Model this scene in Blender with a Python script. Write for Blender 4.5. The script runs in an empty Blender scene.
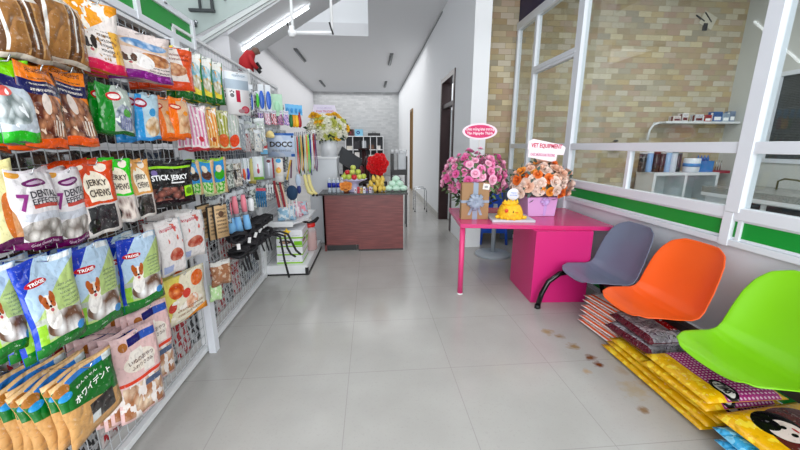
import bpy, bmesh, math, random
from mathutils import Vector, Matrix, Euler
R = math.radians
PI = math.pi
random.seed(7)
sc = bpy.context.scene
col = sc.collection

# ---------------------------------------------------------------- materials
MATS = {}
def lin(c):
    return tuple(((x / 12.92) if x <= .04045 else ((x + .055) / 1.055) ** 2.4) for x in c)
def hexc(h):
    return lin(tuple(int(h[i:i + 2], 16) / 255 for i in (0, 2, 4)))
def C4(c):
    if isinstance(c, str): c = hexc(c)
    return (c[0], c[1], c[2], 1)
def M(name, c, rough=.5, metal=0., emit=None, es=0., coat=0., alpha=1.):
    if name in MATS: return MATS[name]
    m = bpy.data.materials.new(name); m.use_nodes = True
    b = m.node_tree.nodes['Principled BSDF']
    b.inputs['Base Color'].default_value = C4(c)
    b.inputs['Roughness'].default_value = rough
    b.inputs['Metallic'].default_value = metal
    b.inputs['Coat Weight'].default_value = coat
    b.inputs['Alpha'].default_value = alpha
    if emit:
        b.inputs['Emission Color'].default_value = C4(emit)
        b.inputs['Emission Strength'].default_value = es
    MATS[name] = m
    return m
class NT:
    def __init__(s, name, rough=.5, coat=0.):
        s.m = bpy.data.materials.new(name); s.m.use_nodes = True
        s.t = s.m.node_tree; s.b = s.t.nodes['Principled BSDF']
        s.b.inputs['Roughness'].default_value = rough
        s.b.inputs['Coat Weight'].default_value = coat
        MATS[name] = s.m
    def n(s, typ, **k):
        x = s.t.nodes.new(typ)
        for a, v in k.items(): setattr(x, a, v)
        return x
    def l(s, a, b): s.t.links.new(a, b)
    def setin(s, sock, v):
        if hasattr(v, 'is_output') or isinstance(v, bpy.types.NodeSocket): s.l(v, sock)
        else: sock.default_value = v
    def math(s, op, a, b=0., c=0.):
        x = s.n('ShaderNodeMath', operation=op)
        s.setin(x.inputs[0], a); s.setin(x.inputs[1], b)
        if op in ('COMPARE', 'MULTIPLY_ADD'): s.setin(x.inputs[2], c)
        return x.outputs[0]
    def mix(s, f, a, b):
        x = s.n('ShaderNodeMix', data_type='RGBA')
        s.setin(x.inputs[0], f)
        s.setin(x.inputs[6], C4(a) if isinstance(a, (str, tuple)) else a)
        s.setin(x.inputs[7], C4(b) if isinstance(b, (str, tuple)) else b)
        return x.outputs[2]
    def noise(s, vec, scale, detail=2.):
        x = s.n('ShaderNodeTexNoise'); x.inputs['Scale'].default_value = scale
        x.inputs['Detail'].default_value = detail
        if vec is not None: s.l(vec, x.inputs['Vector'])
        return x.outputs['Fac']
    def ramp(s, f, stops):
        x = s.n('ShaderNodeValToRGB'); cr = x.color_ramp
        while len(cr.elements) < len(stops): cr.elements.new(.5)
        for e, (p, c) in zip(cr.elements, stops): e.position = p; e.color = C4(c)
        s.l(f, x.inputs[0]); return x.outputs[0]
    def bump(s, h, strength=.2, dist=.01):
        x = s.n('ShaderNodeBump'); x.inputs['Strength'].default_value = strength
        x.inputs['Distance'].default_value = dist
        s.l(h, x.inputs['Height']); s.l(x.outputs[0], s.b.inputs['Normal'])
    def col(s, c): s.l(c, s.b.inputs['Base Color'])

def pm(name, base, layers, rough=.3, crinkle=.35, cs=9.):
    rough *= .8; crinkle = min(1., crinkle * 1.5)
    busy = crinkle > .35
    def D(c):
        return tuple(x ** 1.22 for x in hexc(c)) if isinstance(c, str) else c
    base = D(base); layers = [tuple(D(x) if isinstance(x, str) and len(x) == 6 else x for x in L) for L in layers]
    """printed film: layers painted on the pack's own UV (u across, v up)"""
    if name in MATS: return MATS[name]
    t = NT(name, rough)
    uv = t.n('ShaderNodeTexCoord').outputs['UV']
    sp = t.n('ShaderNodeSeparateXYZ'); t.l(uv, sp.inputs[0])
    u, v = sp.outputs[0], sp.outputs[1]
    ob = t.n('ShaderNodeTexCoord').outputs['Object']
    cur = None
    def over(mask, c):
        nonlocal cur
        cur = t.mix(mask, cur if cur is not None else base, c)
    for L in layers:
        k = L[0]
        def rect(a, b, c, d):
            m1 = t.math('COMPARE', u, (a + c) / 2, abs(c - a) / 2)
            m2 = t.math('COMPARE', v, (b + d) / 2, abs(d - b) / 2)
            return t.math('MULTIPLY', m1, m2)
        def ell(a, b, ru, rv):
            x = t.n('ShaderNodeVectorMath', operation='SUBTRACT'); t.l(uv, x.inputs[0]); x.inputs[1].default_value = (a, b, 0)
            y = t.n('ShaderNodeVectorMath', operation='DIVIDE'); t.l(x.outputs[0], y.inputs[0]); y.inputs[1].default_value = (ru, rv, 1)
            z = t.n('ShaderNodeVectorMath', operation='LENGTH'); t.l(y.outputs[0], z.inputs[0])
            return t.math('LESS_THAN', z.outputs['Value'], 1.)
        if k == 'r': over(rect(*L[1:5]), L[5])
        elif k == 'e': over(ell(*L[1:5]), L[5])
        elif k == 'd':       # half plane a*u+b*v>c
            s_ = t.math('ADD', t.math('MULTIPLY', u, L[1]), t.math('MULTIPLY', v, L[2]))
            over(t.math('GREATER_THAN', s_, L[3]), L[4])
        elif k in ('tr', 'te'):  # treats seen through a window: cells in two tones
            mk = rect(*L[1:5]) if k == 'tr' else ell(*L[1:5])
            vo = t.n('ShaderNodeTexVoronoi', feature='F1'); vo.inputs['Scale'].default_value = L[7]
            t.l(uv, vo.inputs['Vector'])
            cc = t.ramp(vo.outputs['Distance'], [(.05, L[5]), (.75, L[6])])
            over(mk, cc)
        elif k == 'tx':      # lines of small print
            mk = rect(*L[1:5])
            w = t.noise(uv, 70., 0.)
            row = t.math('COMPARE', t.math('FRACT', t.math('MULTIPLY', v, L[6])), .5, .25)
            over(t.math('MULTIPLY', t.math('MULTIPLY', mk, row), t.math('GREATER_THAN', w, .48)), L[5])
        elif k == 's':       # stripes along u
            mk = rect(*L[1:5])
            row = t.math('COMPARE', t.math('FRACT', t.math('MULTIPLY', u if len(L) < 8 else v, L[6])), .5, .25)
            over(t.math('MULTIPLY', mk, row), L[5])
        elif k == 'n':       # blotches
            mk = rect(*L[1:5])
            over(t.math('MULTIPLY', mk, t.math('GREATER_THAN', t.noise(uv, L[6]), L[7])), L[5])
        elif k == 'dots':
            mk = rect(*L[1:5])
            fu = t.math('SUBTRACT', t.math('FRACT', t.math('MULTIPLY', u, L[6])), .5)
            fv = t.math('SUBTRACT', t.math('FRACT', t.math('MULTIPLY', v, L[7])), .5)
            r2 = t.math('ADD', t.math('MULTIPLY', fu, fu), t.math('MULTIPLY', fv, fv))
            over(t.math('MULTIPLY', mk, t.math('LESS_THAN', r2, .07)), L[5])
    if busy:
        nz = t.noise(uv, 17., 3.)
        dk = t.n('ShaderNodeMix', data_type='RGBA', blend_type='MULTIPLY'); dk.inputs[0].default_value = 1.
        src = cur if cur is not None else None
        if src is not None:
            t.l(src, dk.inputs[6]); dk.inputs[7].default_value = (.42, .40, .40, 1)
            cur = t.mix(t.math('MULTIPLY', t.math('GREATER_THAN', nz, .60), .26), src, dk.outputs[2])
            cur = t.mix(t.math('MULTIPLY', t.math('LESS_THAN', nz, .36), .16), cur, (.85, .84, .82))
    if cur is None: t.b.inputs['Base Color'].default_value = C4(base)
    else: t.col(cur)
    big = t.noise(ob, cs, 3.); ridge = t.math('ABSOLUTE', t.math('SUBTRACT', t.noise(ob, cs * 1.7, 1.), .5))
    t.bump(t.math('ADD', big, t.math('MULTIPLY', t.math('MINIMUM', ridge, .12), 2.2)), crinkle, .02)
    return t.m

# ---------------------------------------------------------------- mesh builder
class B:
    def __init__(s): s.v = []; s.f = []; s.mi = []; s.uv = {}; s.cur = 0; s.sm = []
    def add(s, vs, fs, smooth=False, mi=None, uvs=None):
        o = len(s.v); s.v += [tuple(x) for x in vs]
        for i, f in enumerate(fs):
            s.f.append(tuple(o + j for j in f)); s.mi.append(s.cur if mi is None else mi); s.sm.append(smooth)
            if uvs: s.uv[len(s.f) - 1] = [uvs[j] for j in f]
        return s
    def box(s, c, d, rot=None, mi=None):
        x, y, z = d[0] / 2, d[1] / 2, d[2] / 2
        vs = [Vector((i, j, k)) for i in (-x, x) for j in (-y, y) for k in (-z, z)]
        if rot is not None: m = Euler(rot).to_matrix(); vs = [m @ v for v in vs]
        vs = [v + Vector(c) for v in vs]
        U = [((v_ >> 1) & 1 if False else i % 2, 0) for i, v_ in enumerate(range(8))]
        return s.add(vs, [(0, 1, 3, 2), (4, 6, 7, 5), (0, 4, 5, 1), (2, 3, 7, 6), (0, 2, 6, 4), (1, 5, 7, 3)], mi=mi)
    def bb(s, a, b, mi=None):
        return s.box([(a[i] + b[i]) / 2 for i in range(3)], [abs(b[i] - a[i]) for i in range(3)], mi=mi)
    def tube(s, pts, r, n=8, mi=None, closed=False, caps=True):
        pts = [Vector(p) for p in pts]; N = len(pts)
        rs = r if isinstance(r, (list, tuple)) else [r] * N
        rings = []; up = None
        for i, p in enumerate(pts):
            a = pts[i - 1] if (i > 0 or closed) else p
            b = pts[(i + 1) % N] if (i < N - 1 or closed) else p
            t = (b - a).normalized()
            if up is None:
                up = Vector((0, 0, 1)) if abs(t.z) < .9 else Vector((1, 0, 0))
            x = (up - t * up.dot(t)).normalized(); up = x; y = t.cross(x)
            rings.append([p + (x * math.cos(2 * PI * k / n) + y * math.sin(2 * PI * k / n)) * rs[i] for k in range(n)])
        vs = [v for rg in rings for v in rg]; fs = []
        for i in range(N if closed else N - 1):
            j = (i + 1) % N
            for k in range(n):
                fs.append((i * n + k, i * n + (k + 1) % n, j * n + (k + 1) % n, j * n + k))
        if caps and not closed:
            fs.append(tuple(range(n))[::-1]); fs.append(tuple((N - 1) * n + k for k in range(n)))
        return s.add(vs, fs, True, mi)
    def lathe(s, prof, c=(0, 0, 0), n=24, mi=None, sx=1, sy=1):
        vs = []; fs = []
        for r, z in prof:
            for k in range(n):
                a = 2 * PI * k / n
                vs.append((c[0] + r * sx * math.cos(a), c[1] + r * sy * math.sin(a), c[2] + z))
        for i in range(len(prof) - 1):
            for k in range(n):
                fs.append((i * n + k, i * n + (k + 1) % n, (i + 1) * n + (k + 1) % n, (i + 1) * n + k))
        fs.append(tuple(range(n))[::-1]); fs.append(tuple((len(prof) - 1) * n + k for k in range(n)))
        return s.add(vs, fs, True, mi)
    def ball(s, c, r, n=12, mi=None, rot=None, jit=0.):
        r = (r, r, r) if not isinstance(r, (tuple, list)) else r
        vs = []; fs = []; h = n // 2 + 1
        m = Euler(rot).to_matrix() if rot is not None else None
        for i in range(h + 1):
            t = PI * i / h
            for k in range(n):
                a = 2 * PI * k / n; q = 1 + random.uniform(-jit, jit) if 0 < i < h else 1
                v = Vector((r[0] * math.sin(t) * math.cos(a) * q, r[1] * math.sin(t) * math.sin(a) * q, r[2] * math.cos(t)))
                if m: v = m @ v
                vs.append(v + Vector(c))
        for i in range(h):
            for k in range(n):
                fs.append((i * n + k, (i + 1) * n + k, (i + 1) * n + (k + 1) % n, i * n + (k + 1) % n))
        return s.add(vs, fs, True, mi)
    def surf(s, fn, nu, nv, mi=None, smooth=True, flip=False):
        vs = []; uvs = []; fs = []
        for j in range(nv + 1):
            for i in range(nu + 1):
                vs.append(fn(i / nu, j / nv)); uvs.append((i / nu, j / nv))
        for j in range(nv):
            for i in range(nu):
                a = j * (nu + 1) + i; q = (a, a + 1, a + nu + 2, a + nu + 1)
                fs.append(q[::-1] if flip else q)
        return s.add(vs, fs, smooth, mi, uvs)
    def prism(s, pts, a, b, ax='y', mi=None):
        """2-D outline extruded between a and b along an axis"""
        def P(p, t):
            return {'y': (p[0], t, p[1]), 'x': (t, p[0], p[1]), 'z': (p[0], p[1], t)}[ax]
        n = len(pts); vs = [P(p, a) for p in pts] + [P(p, b) for p in pts]
        fs = [tuple(range(n)), tuple(range(2 * n - 1, n - 1, -1))]
        for i in range(n): fs.append((i, i + n, (i + 1) % n + n, (i + 1) % n))
        return s.add(vs, fs, False, mi)
    def mesh(s, name, mats):
        me = bpy.data.meshes.new(name); me.from_pydata(s.v, [], s.f)
        if not isinstance(mats, (list, tuple)): mats = [mats]
        for m in mats: me.materials.append(m)
        me.polygons.foreach_set('material_index', s.mi); me.polygons.foreach_set('use_smooth', s.sm)
        if s.uv:
            ul = me.uv_layers.new(name='UVMap')
            for fi, us in s.uv.items():
                p = me.polygons[fi]
                for li, q in zip(p.loop_indices, us): ul.data[li].uv = q
        me.update(); return me
    def build(s, name, mats, parent=None, loc=None, rot=None, bevel=0):
        o = bpy.data.objects.new(name, s.mesh(name, mats)); col.objects.link(o)
        if parent: o.parent = parent
        if loc is not None: o.location = loc
        if rot is not None: o.rotation_euler = rot
        if bevel:
            md = o.modifiers.new('bev', 'BEVEL'); md.width = bevel; md.segments = 2; md.limit_method = 'ANGLE'
        return o
def tag(o, label, cat, group=None, kind=None):
    o['label'] = label; o['category'] = cat
    if group: o['group'] = group
    if kind: o['kind'] = kind
    return o
def thing(name, label, cat, loc=(0, 0, 0), rz=0., group=None):
    o = bpy.data.objects.new(name, None); col.objects.link(o)
    o.empty_display_size = .05; o.location = loc; o.rotation_euler = (0, 0, rz)
    return tag(o, label, cat, group)
def dup(root, loc=None, rot=None, label=None, group=None):
    def cp(o, par):
        c = o.copy(); col.objects.link(c)
        if par: c.parent = par
        for ch in KIDS.get(o.name, []) or [x for x in o.children]: cp(ch, c)
        return c
    r = cp(root, None)
    if loc is not None: r.location = loc
    if rot is not None: r.rotation_euler = rot
    if label: r['label'] = label
    if group: r['group'] = group
    return r
KIDS = {}
def struct(name, b, m, **k):
    o = b.build(name, m, **k); o['kind'] = 'structure'; return o

_txt = {}
def txt(s, w, h, bold=0., shear=0., ext=.0008):
    """flat letters centred on the origin in x/z, facing -y; returns verts, faces"""
    key = (s, bold, shear)
    if key not in _txt:
        cu = bpy.data.curves.new('t', 'FONT'); cu.body = s; cu.size = 1; cu.offset = bold; cu.shear = shear
        cu.align_x = 'CENTER'; cu.align_y = 'CENTER'; cu.resolution_u = 2; cu.extrude = 0
        o = bpy.data.objects.new('t', cu); col.objects.link(o)
        dg = bpy.context.evaluated_depsgraph_get(); dg.update()
        me = bpy.data.meshes.new_from_object(o.evaluated_get(dg))
        vs = [tuple(v.co) for v in me.vertices]; fs = [tuple(p.vertices) for p in me.polygons]
        bpy.data.objects.remove(o); bpy.data.curves.remove(cu); bpy.data.meshes.remove(me)
        _txt[key] = (vs, fs)
    vs, fs = _txt[key]
    if not vs: return [], []
    x0 = min(v[0] for v in vs); x1 = max(v[0] for v in vs); y0 = min(v[1] for v in vs); y1 = max(v[1] for v in vs)
    kx = w / max(x1 - x0, 1e-6); ky = h / max(y1 - y0, 1e-6)
    return [((v[0] - (x0 + x1) / 2) * kx, 0., (v[1] - (y0 + y1) / 2) * ky) for v in vs], fs

# ================================================================ basic materials
white = M('white_paint_metal', 'e6e8ea', .35)
alu = M('white_aluminium', 'dfe3ea', .3)
wallw = M('white_wall', (.84, .86, .88), .8)
wallg = M('grey_wall', (.62, .62, .64), .85)
ceilm = M('ceiling_paint', (.74, .75, .77), .9)
black = M('black_plastic', '111113', .4)
chrome = M('chrome', 'c8ccd0', .2, 1.)
green = M('green_panel', '00912f', .4)
pink = M('pink_paint', 'd01f74', .4)
pinktop = M('pink_table_top', 'cc2a72', .18)
dkwood = M('dark_maroon_wood', '2a0f12', .35)
def glassmat():
    m = bpy.data.materials.new('clear_glass'); m.use_nodes = True; t = m.node_tree; t.nodes.clear()
    o = t.nodes.new('ShaderNodeOutputMaterial'); mx = t.nodes.new('ShaderNodeMixShader')
    lw = t.nodes.new('ShaderNodeLayerWeight'); pw_ = t.nodes.new('ShaderNodeMath'); pw_.operation = 'POWER'; pw_.inputs[1].default_value = 4.5; t.links.new(lw.outputs['Facing'], pw_.inputs[0])
    lw.inputs[0].default_value = .5; fr = t.nodes.new('ShaderNodeMath'); fr.operation = 'MULTIPLY_ADD'; fr.inputs[1].default_value = .9; fr.inputs[2].default_value = .035; t.links.new(pw_.outputs[0], fr.inputs[0])
    tr = t.nodes.new('ShaderNodeBsdfTransparent'); tr.inputs[0].default_value = (.9, .93, .93, 1)
    gl = t.nodes.new('ShaderNodeBsdfGlossy'); gl.inputs['Roughness'].default_value = .01
    t.links.new(fr.outputs[0], mx.inputs[0]); t.links.new(tr.outputs[0], mx.inputs[1]); t.links.new(gl.outputs[0], mx.inputs[2])
    t.links.new(mx.outputs[0], o.inputs[0]); MATS['clear_glass'] = m; return m
glass = glassmat()
film = M('clear_film', 'f2f4f6', .12, alpha=.28)

# floor tiles
t = NT('floor_tiles', .09)
ob = t.n('ShaderNodeTexCoord').outputs['Object']
sp = t.n('ShaderNodeSeparateXYZ'); t.l(ob, sp.inputs[0])
TS = .777
def joint(s, off):
    f = t.math('FRACT', t.math('ADD', t.math('DIVIDE', t.math('SUBTRACT', s, off), TS), 40.))
    d = t.math('MINIMUM', f, t.math('SUBTRACT', 1., f))
    return t.math('LESS_THAN', d, .0032)
jx = joint(sp.outputs[0], .585); jy = joint(sp.outputs[1], 2.30)
jm = t.math('MAXIMUM', jx, jy)
n1 = t.noise(ob, 2.2, 5.)
base = t.ramp(n1, [(.3, (.385, .375, .355)), (.7, (.435, .425, .405))])
n2 = t.noise(ob, 60., 3.)
base = t.mix(t.math('MULTIPLY', t.math('GREATER_THAN', n2, .62), .25), base, (.33, .32, .30))
def stain(base, x, y, r, c, k=1.):
    a = t.n('ShaderNodeVectorMath', operation='SUBTRACT'); t.l(ob, a.inputs[0]); a.inputs[1].default_value = (x, y, 0)
    ln = t.n('ShaderNodeVectorMath', operation='LENGTH'); t.l(a.outputs[0], ln.inputs[0])
    d = t.math('ADD', t.math('DIVIDE', ln.outputs['Value'], r), t.math('MULTIPLY', t.math('SUBTRACT', t.noise(ob, 22., 3.), .5), 2.4))
    f = t.math('MULTIPLY', t.math('SMOOTH_MIN', t.math('MAXIMUM', t.math('SUBTRACT', 1.35, d), 0.), 1., .2), k)
    return t.mix(f, base, c)
for x, y, r, c, k in ((1.59, 2.74, .05, '9c7a34', .7), (1.66, 2.66, .035, '8a6420', .7), (1.69, 2.50, .045, '8f6a22', .8), (1.735, 2.33, .04, '6f3a08', 1.), (1.745, 2.24, .035, '6a3206', 1.),
                      (1.60, 2.17, .03, 'b08a50', .6), (1.93, 2.0, .05, 'a98b60', .5), (1.725, 1.77, .03, '7c5520', .8), (1.80, 1.95, .08, 'a89468', .5), (1.87, 2.15, .04, '97794a', .4)):
    base = stain(base, x, y, r, c, k)
t.col(t.mix(t.math('MULTIPLY', jm, .55), base, (.25, .24, .23)))
t.b.inputs['Roughness'].default_value = .17
floorm = t.m

def brickmat(name, bw, bh, stops, mortar, rough=.8, strength=.5, axis='xz', tint=None):
    t = NT(name, rough)
    ob = t.n('ShaderNodeTexCoord').outputs['Object']
    s = t.n('ShaderNodeSeparateXYZ'); t.l(ob, s.inputs[0])
    cb = t.n('ShaderNodeCombineXYZ'); t.l(s.outputs[0], cb.inputs[0]); t.l(s.outputs[2], cb.inputs[1])
    br = t.n('ShaderNodeTexBrick'); t.l(cb.outputs[0], br.inputs['Vector'])
    br.inputs['Scale'].default_value = 1.; br.inputs['Brick Width'].default_value = bw; br.inputs['Row Height'].default_value = bh
    br.inputs['Mortar Size'].default_value = .003; br.inputs['Mortar Smooth'].default_value = .3; br.inputs['Bias'].default_value = 0
    br.inputs['Color1'].default_value = (0, 0, 0, 1); br.inputs['Color2'].default_value = (1, 1, 1, 1); br.inputs['Mortar'].default_value = (.5, .5, .5, 1)
    c = t.ramp(br.outputs['Color'], stops)
    nn = t.noise(ob, 9., 5.)
    c = t.mix(t.math('MULTIPLY', nn, .5), c, tint or stops[len(stops) // 2][1])
    c = t.mix(t.math('MULTIPLY', br.outputs['Fac'], .6), c, mortar)
    t.col(c)
    t.bump(t.math('ADD', t.math('MULTIPLY', br.outputs['Fac'], -1.), t.math('MULTIPLY', nn, .6)), strength, .008)
    return t.m
stone = brickmat('split_stone_bricks', .24, .095, [(0., '9c8664'), (.12, 'c4aa78'), (.25, '948c7a'), (.38, 'd6ccb2'), (.5, 'b39a72'), (.62, 'b08f7c'), (.75, 'cfc6b4'), (.88, 'a89a78'), (1., 'd8c8a0')], '8d826c', .75, tint='b8ab8e')
backb = brickmat('white_washed_bricks', .24, .09, [(0., 'b2b4b6'), (.5, 'bfc1c2'), (1., 'cacbcc')], 'a8aaab', .85, .6)

# ================================================================ the setting
XR, XP, XL, YB, ZC = 1.55, 2.62, -2.95, 19.5, 4.4
YS = 6.45
o = struct('floor', B().bb((XL, -3., -.1), (7.0, YB + .2, 0)), floorm)
struct('wall_back', B().bb((XL, 0, 0), (2.2, .15, ZC)), backb, loc=(0, YB, 0))
struct('wall_left', B().bb((XL - .15, -3, 0), (XL, YB + .2, 7.6)), wallg)
b = B()
b.bb((XR, 5.45, 0), (1.80, 6.55, ZC)); b.bb((XR, 6.55, 3.02), (1.75, 7.78, ZC)); b.bb((XR, 7.78, 0), (1.75, 12.9, ZC))
b.bb((XR, 12.9, 2.95), (1.75, 13.6, ZC)); b.bb((XR, 13.6, 0), (1.75, YB + .1, ZC))
struct('wall_right', b, wallw)
struct('baseboard_right', B().bb((XR - .012, 7.85, 0), (XR, 12.85, .12)), M('grey_tile_skirting', 'b9b8b2', .3))
struct('wall_side_room', B().bb((1.81, 6.55 + .0, 0), (3.2, 6.62, 4.2)).bb((3.2, 6.6, 0), (3.3, 8.6, 4.2)).bb((1.76, 8.5, 0), (3.2, 8.6, 4.2)), wallw)
struct('ceiling_side_room', B().bb((1.76, 6.55, 4.2), (3.3, 8.6, 4.3)), ceilm)
struct('wall_far_room', B().bb((2.5, 12.5, 0), (2.6, 14.2, 4)), wallw)
struct('wall_stone', B().bb((1.8, YS, 0), (6.9, YS + .095, 4.35)), stone)
struct('wall_grooming_room', B().bb((6.9, 5.72, 0), (7.05, YS + .1, 4.3)).bb((6.9, -1.5, 0), (7.05, 5.72, 1.37)).bb((6.9, -1.5, 2.86), (7.05, 5.72, 4.3)), M('room_grey_paint', (.60, .61, .58), .7))
struct('ceiling_grooming_room', B().bb((XP + .05, -1.5, 4.3), (6.95, YS + .1, 4.4)), ceilm)
# ceilings: the main slab is open to the upper floor left of x=0
b = B(); b.bb((0., -3, ZC), (XP + .06, 9.8, ZC + .3)); b.bb((XL, 9.8, ZC), (2.6, YB + .2, ZC + .3))
struct('ceiling', b, ceilm)
struct('wall_upper_floor', B().bb((XL, 9.86, ZC + .3), (0, 10, 7.6)).bb((0, -3, ZC + .3), (.12, 10, 7.6)), wallw)
struct('trim_1', B().bb((XR - .012, 7.9, ZC - .05), (XR, YB, ZC - .012)), M('shadow_gap_grey', '8b8e90', .8))

# ---- glazed partition along x = XP
def rail(z0, z1, y0, y1, d=.055, mi=None):
    return (XP - d / 2, y0, z0), (XP + d / 2, y1, z1)
b = B()
Y0, Y1 = -1.0, 6.42
b.bb(*rail(1.15, 1.235, Y0, Y1, .07)); b.bb(*rail(.955, 1.0, Y0, Y1, .07)); b.bb(*rail(1.612, 1.692, Y0, Y1, .07)); b.bb(*rail(3.60, 3.72, Y0, Y1, .1))
b.bb(*rail(0, .05, Y0, Y1, .07)); b.bb(*rail(.2, .24, Y0, Y1, .06))
b.bb(*rail(1.0, 1.02, Y0, Y1, .03)); b.bb(*rail(1.135, 1.15, Y0, Y1, .03))
b.bb(*rail(2.765, 2.87, 4.5, 5.7, .075)); b.bb(*rail(2.80, 2.83, 4.5, 5.7, .1))
for y, w, z0, z1, d in ((6.39, .06, 0, 3.62, .08), (5.69, .07, 0, 3.62, .08), (4.46, .13, 0, 4.3, .09), (3.35, .045, 1.2, 1.65, .05), (2.235, .10, 1.2, 4.3, .09), (2.255, .07, .95, 1.2, .08), (2.175, .03, .95, 1.2, .05), (.6, .1, 0, 4.3, .09)):
    b.bb((XP - d / 2, y - w / 2, z0), (XP + d / 2, y + w / 2, z1))
struct('window_frame_1', b, alu, bevel=.004)
struct('window_1', B().bb((XP - .004, Y0, 1.235), (XP + .004, Y1, 1.612)).bb((XP - .004, Y0, 1.692), (XP + .004, Y1, 3.6)), glass)
struct('trim_2', B().bb((XP - .008, Y0, 1.02), (XP + .008, Y1, 1.135)).bb((XP - .008, Y0, .05), (XP + .008, Y1, .2)), green)
struct('wall_low_partition', B().bb((XP - .006, Y0, .24), (XP + .006, Y1, .955)), M('white_panel', 'd3d6dd', .35))
struct('wall_above_partition', B().bb((XP - .02, 5.0, 3.72), (XP + .02, 6.42, 4.39)), M('navy_board', '14104a', .4))
b = B().box((XP - .03, 5.45, 4.0), (.012, .5, .12))
tag(b.build('sign_strip', M('green_strip_sign', '1c6a4c', .4)), 'green strip on the navy board above the glass partition', 'sign')

# ---- green fascia partition over the racks (left)
XF = -1.385
b = B()
for z0, z1 in ((2.40, 2.445), (2.575, 2.615), (3.0, 3.06)): b.bb((XF - .04, -1, z0), (XF + .02, 3.12, z1))
for y in (3.1, 2.42, 1.5): b.bb((XF - .04, y - .02, 2.4), (XF + .025, y + .02, 2.61))
b.bb((XF - .03, 2.72, 2.6), (XF + .02, 2.76, 3.0)); b.bb((XF - .03, 2.0, 2.6), (XF + .02, 2.05, 3.0))
struct('window_frame_2', b, alu, bevel=.003)
struct('trim_3', B().bb((XF - .012, -1, 2.445), (XF + .004, 3.08, 2.575)), green)
struct('window_2', B().bb((XF - .006, -1, 2.615), (XF, 2.74, 3.0)), M('frosted_pane', 'c9cfd2', .35, alpha=.75))

# ---- staircase crossing from left to right, rising
ys0, ys1 = 5.0, 6.1
def zs(x): return 3.048 + (x + 1.796) * .60      # underside line
b = B()
b.prism([(-1.80, zs(-1.80)), (.35, zs(.35)), (.35, zs(.35) + .30), (-1.80, zs(-1.80) + .30)], ys0 + .03, ys1, 'y')
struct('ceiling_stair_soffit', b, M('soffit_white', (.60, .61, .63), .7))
struct('wall_under_stair', B().bb((-2.94, ys0 + .06, 0), (-1.80, ys1, 3.04)), wallg)
b = B()
b.prism([(-2.40, zs(-2.40) + .10), (.35, zs(.35)), (.35, zs(.35) + .05), (-2.40, zs(-2.40) + .15)], ys0 - .02, ys0 + .03, 'y')
b.prism([(-2.40, zs(-2.40) + .07), (.35, zs(.35) - .035), (.35, zs(.35) - .01), (-2.40, zs(-2.40) + .10)], ys0, ys0 + .03, 'y')
struct('trim_4', b, M('stringer_paint', 'c4cac9', .5))
t = thing('stair_balustrade', 'pale green glass balustrade running up along the staircase', 'balustrade', (-1.8, ys0 + .05, 3.2))
g = B().prism([(-.95, -.45), (1.9, .98), (1.9, 1.12), (-.95, .95)], -.03, -.015, 'y')
g.build('glass_panel', M('pale_green_glass', 'b4c2be', .2, alpha=.85), t)
for x, z in ((-.36, -.02), (.02, .25), (.40, .42), (.78, .66)):
    B().tube([(x, -.06, z), (x, -.01, z)], .022, 12).build('glass_clamp', chrome, t)
t = thing('stair_handrail_bracket', 'dark metal bracket fixed on the pale balustrade above the green fascia', 'bracket', (-2.2, 4.96, 3.28))
B().bb((0, -.03, 0), (.30, .02, .03)).build('bracket_plate', M('dark_metal', '33393b', .5), t)
B().bb((.12, -.02, .03), (.14, .02, .4)).bb((.26, -.02, .03), (.29, .02, .4)).bb((.12, -.02, .16), (.28, .02, .18)).build('bracket_post', MATS['dark_metal'], t)
for z in (-.17,): B().bb((-.02, -.03, z), (.06, .02, z + .03)).build('bracket_stub', MATS['dark_metal'], t)
# stair tube lamp
tubem = M('lit_tube', 'ffffff', .3, emit='f7fbff', es=8.)
t = thing('tube_lamp', 'lit fluorescent tube mounted under the sloping staircase', 'lamp', (-1.32, 5.55, zs(-1.32) - .05))
ang = math.atan(.60)
dx, dz = .56 * math.cos(ang), .56 * math.sin(ang)
B().box((0, 0, .035), (1.18, .03, .02), rot=(0, -ang, 0)).build('lamp_housing', white, t)
B().tube([(-dx, 0, -dz), (dx, 0, dz)], .017, 12).build('lit_tube_glass', tubem, t)
# unlit ceiling tubes
lm = M('grey_lamp_housing', '6f7274', .5)
proto = None
for i, (x, y, w) in enumerate(((-2.12, 11.85, 'left row, nearer the camera'), (-2.12, 16.9, 'left row, nearer the back wall'), (.70, 12.15, 'right row, nearer the camera'), (.73, 16.9, 'right row, nearer the back wall'))):
    lab = 'unlit grey tube lamp on the ceiling, ' + w
    if proto is None:
        proto = thing('ceiling_tube_lamp', lab, 'lamp', (x, y, ZC - .06), 0, 'unlit tube lamps on the ceiling')
        B().bb((-.05, -.75, .02), (.05, .75, .06)).build('lamp_housing', lm, proto)
        B().tube([(0, -.7, 0), (0, .7, 0)], .02, 8).build('dark_tube', M('off_tube', '8e9294', .3), proto)
        bpy.context.view_layer.update()
    else: dup(proto, (x, y, ZC - .06), None, lab)
# white pipe frame hanging from the ceiling
t = thing('hanging_pipe_frame', 'white pipe frame hanging like a swing from the ceiling', 'pipe frame', (-.5, 3.5, 2.66))
B().tube([(-.18, 0, 0), (-.18, 0, .35), (-.21, 0, 1.7)], .013, 10).build('upright_pipe', white, t)
B().tube([(.17, 0, .01), (.17, 0, 1.7)], .013, 10).build('upright_pipe', white, t)
B().tube([(-.20, 0, 0), (.18, 0, .01)], .014, 10).build('cross_pipe', white, t)
B().tube([(-.19, 0, -.035), (-.19, 0, .05)], .026, 12).tube([(-.22, 0, 0), (-.15, 0, 0)], .022, 12).build('pipe_joint', white, t)
B().tube([(-.235, -.01, .09), (-.205, -.01, .03)], .006, 6).tube([(.15, -.01, .09), (.18, -.01, -.01)], .008, 6).build('clip', black, t)

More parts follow.
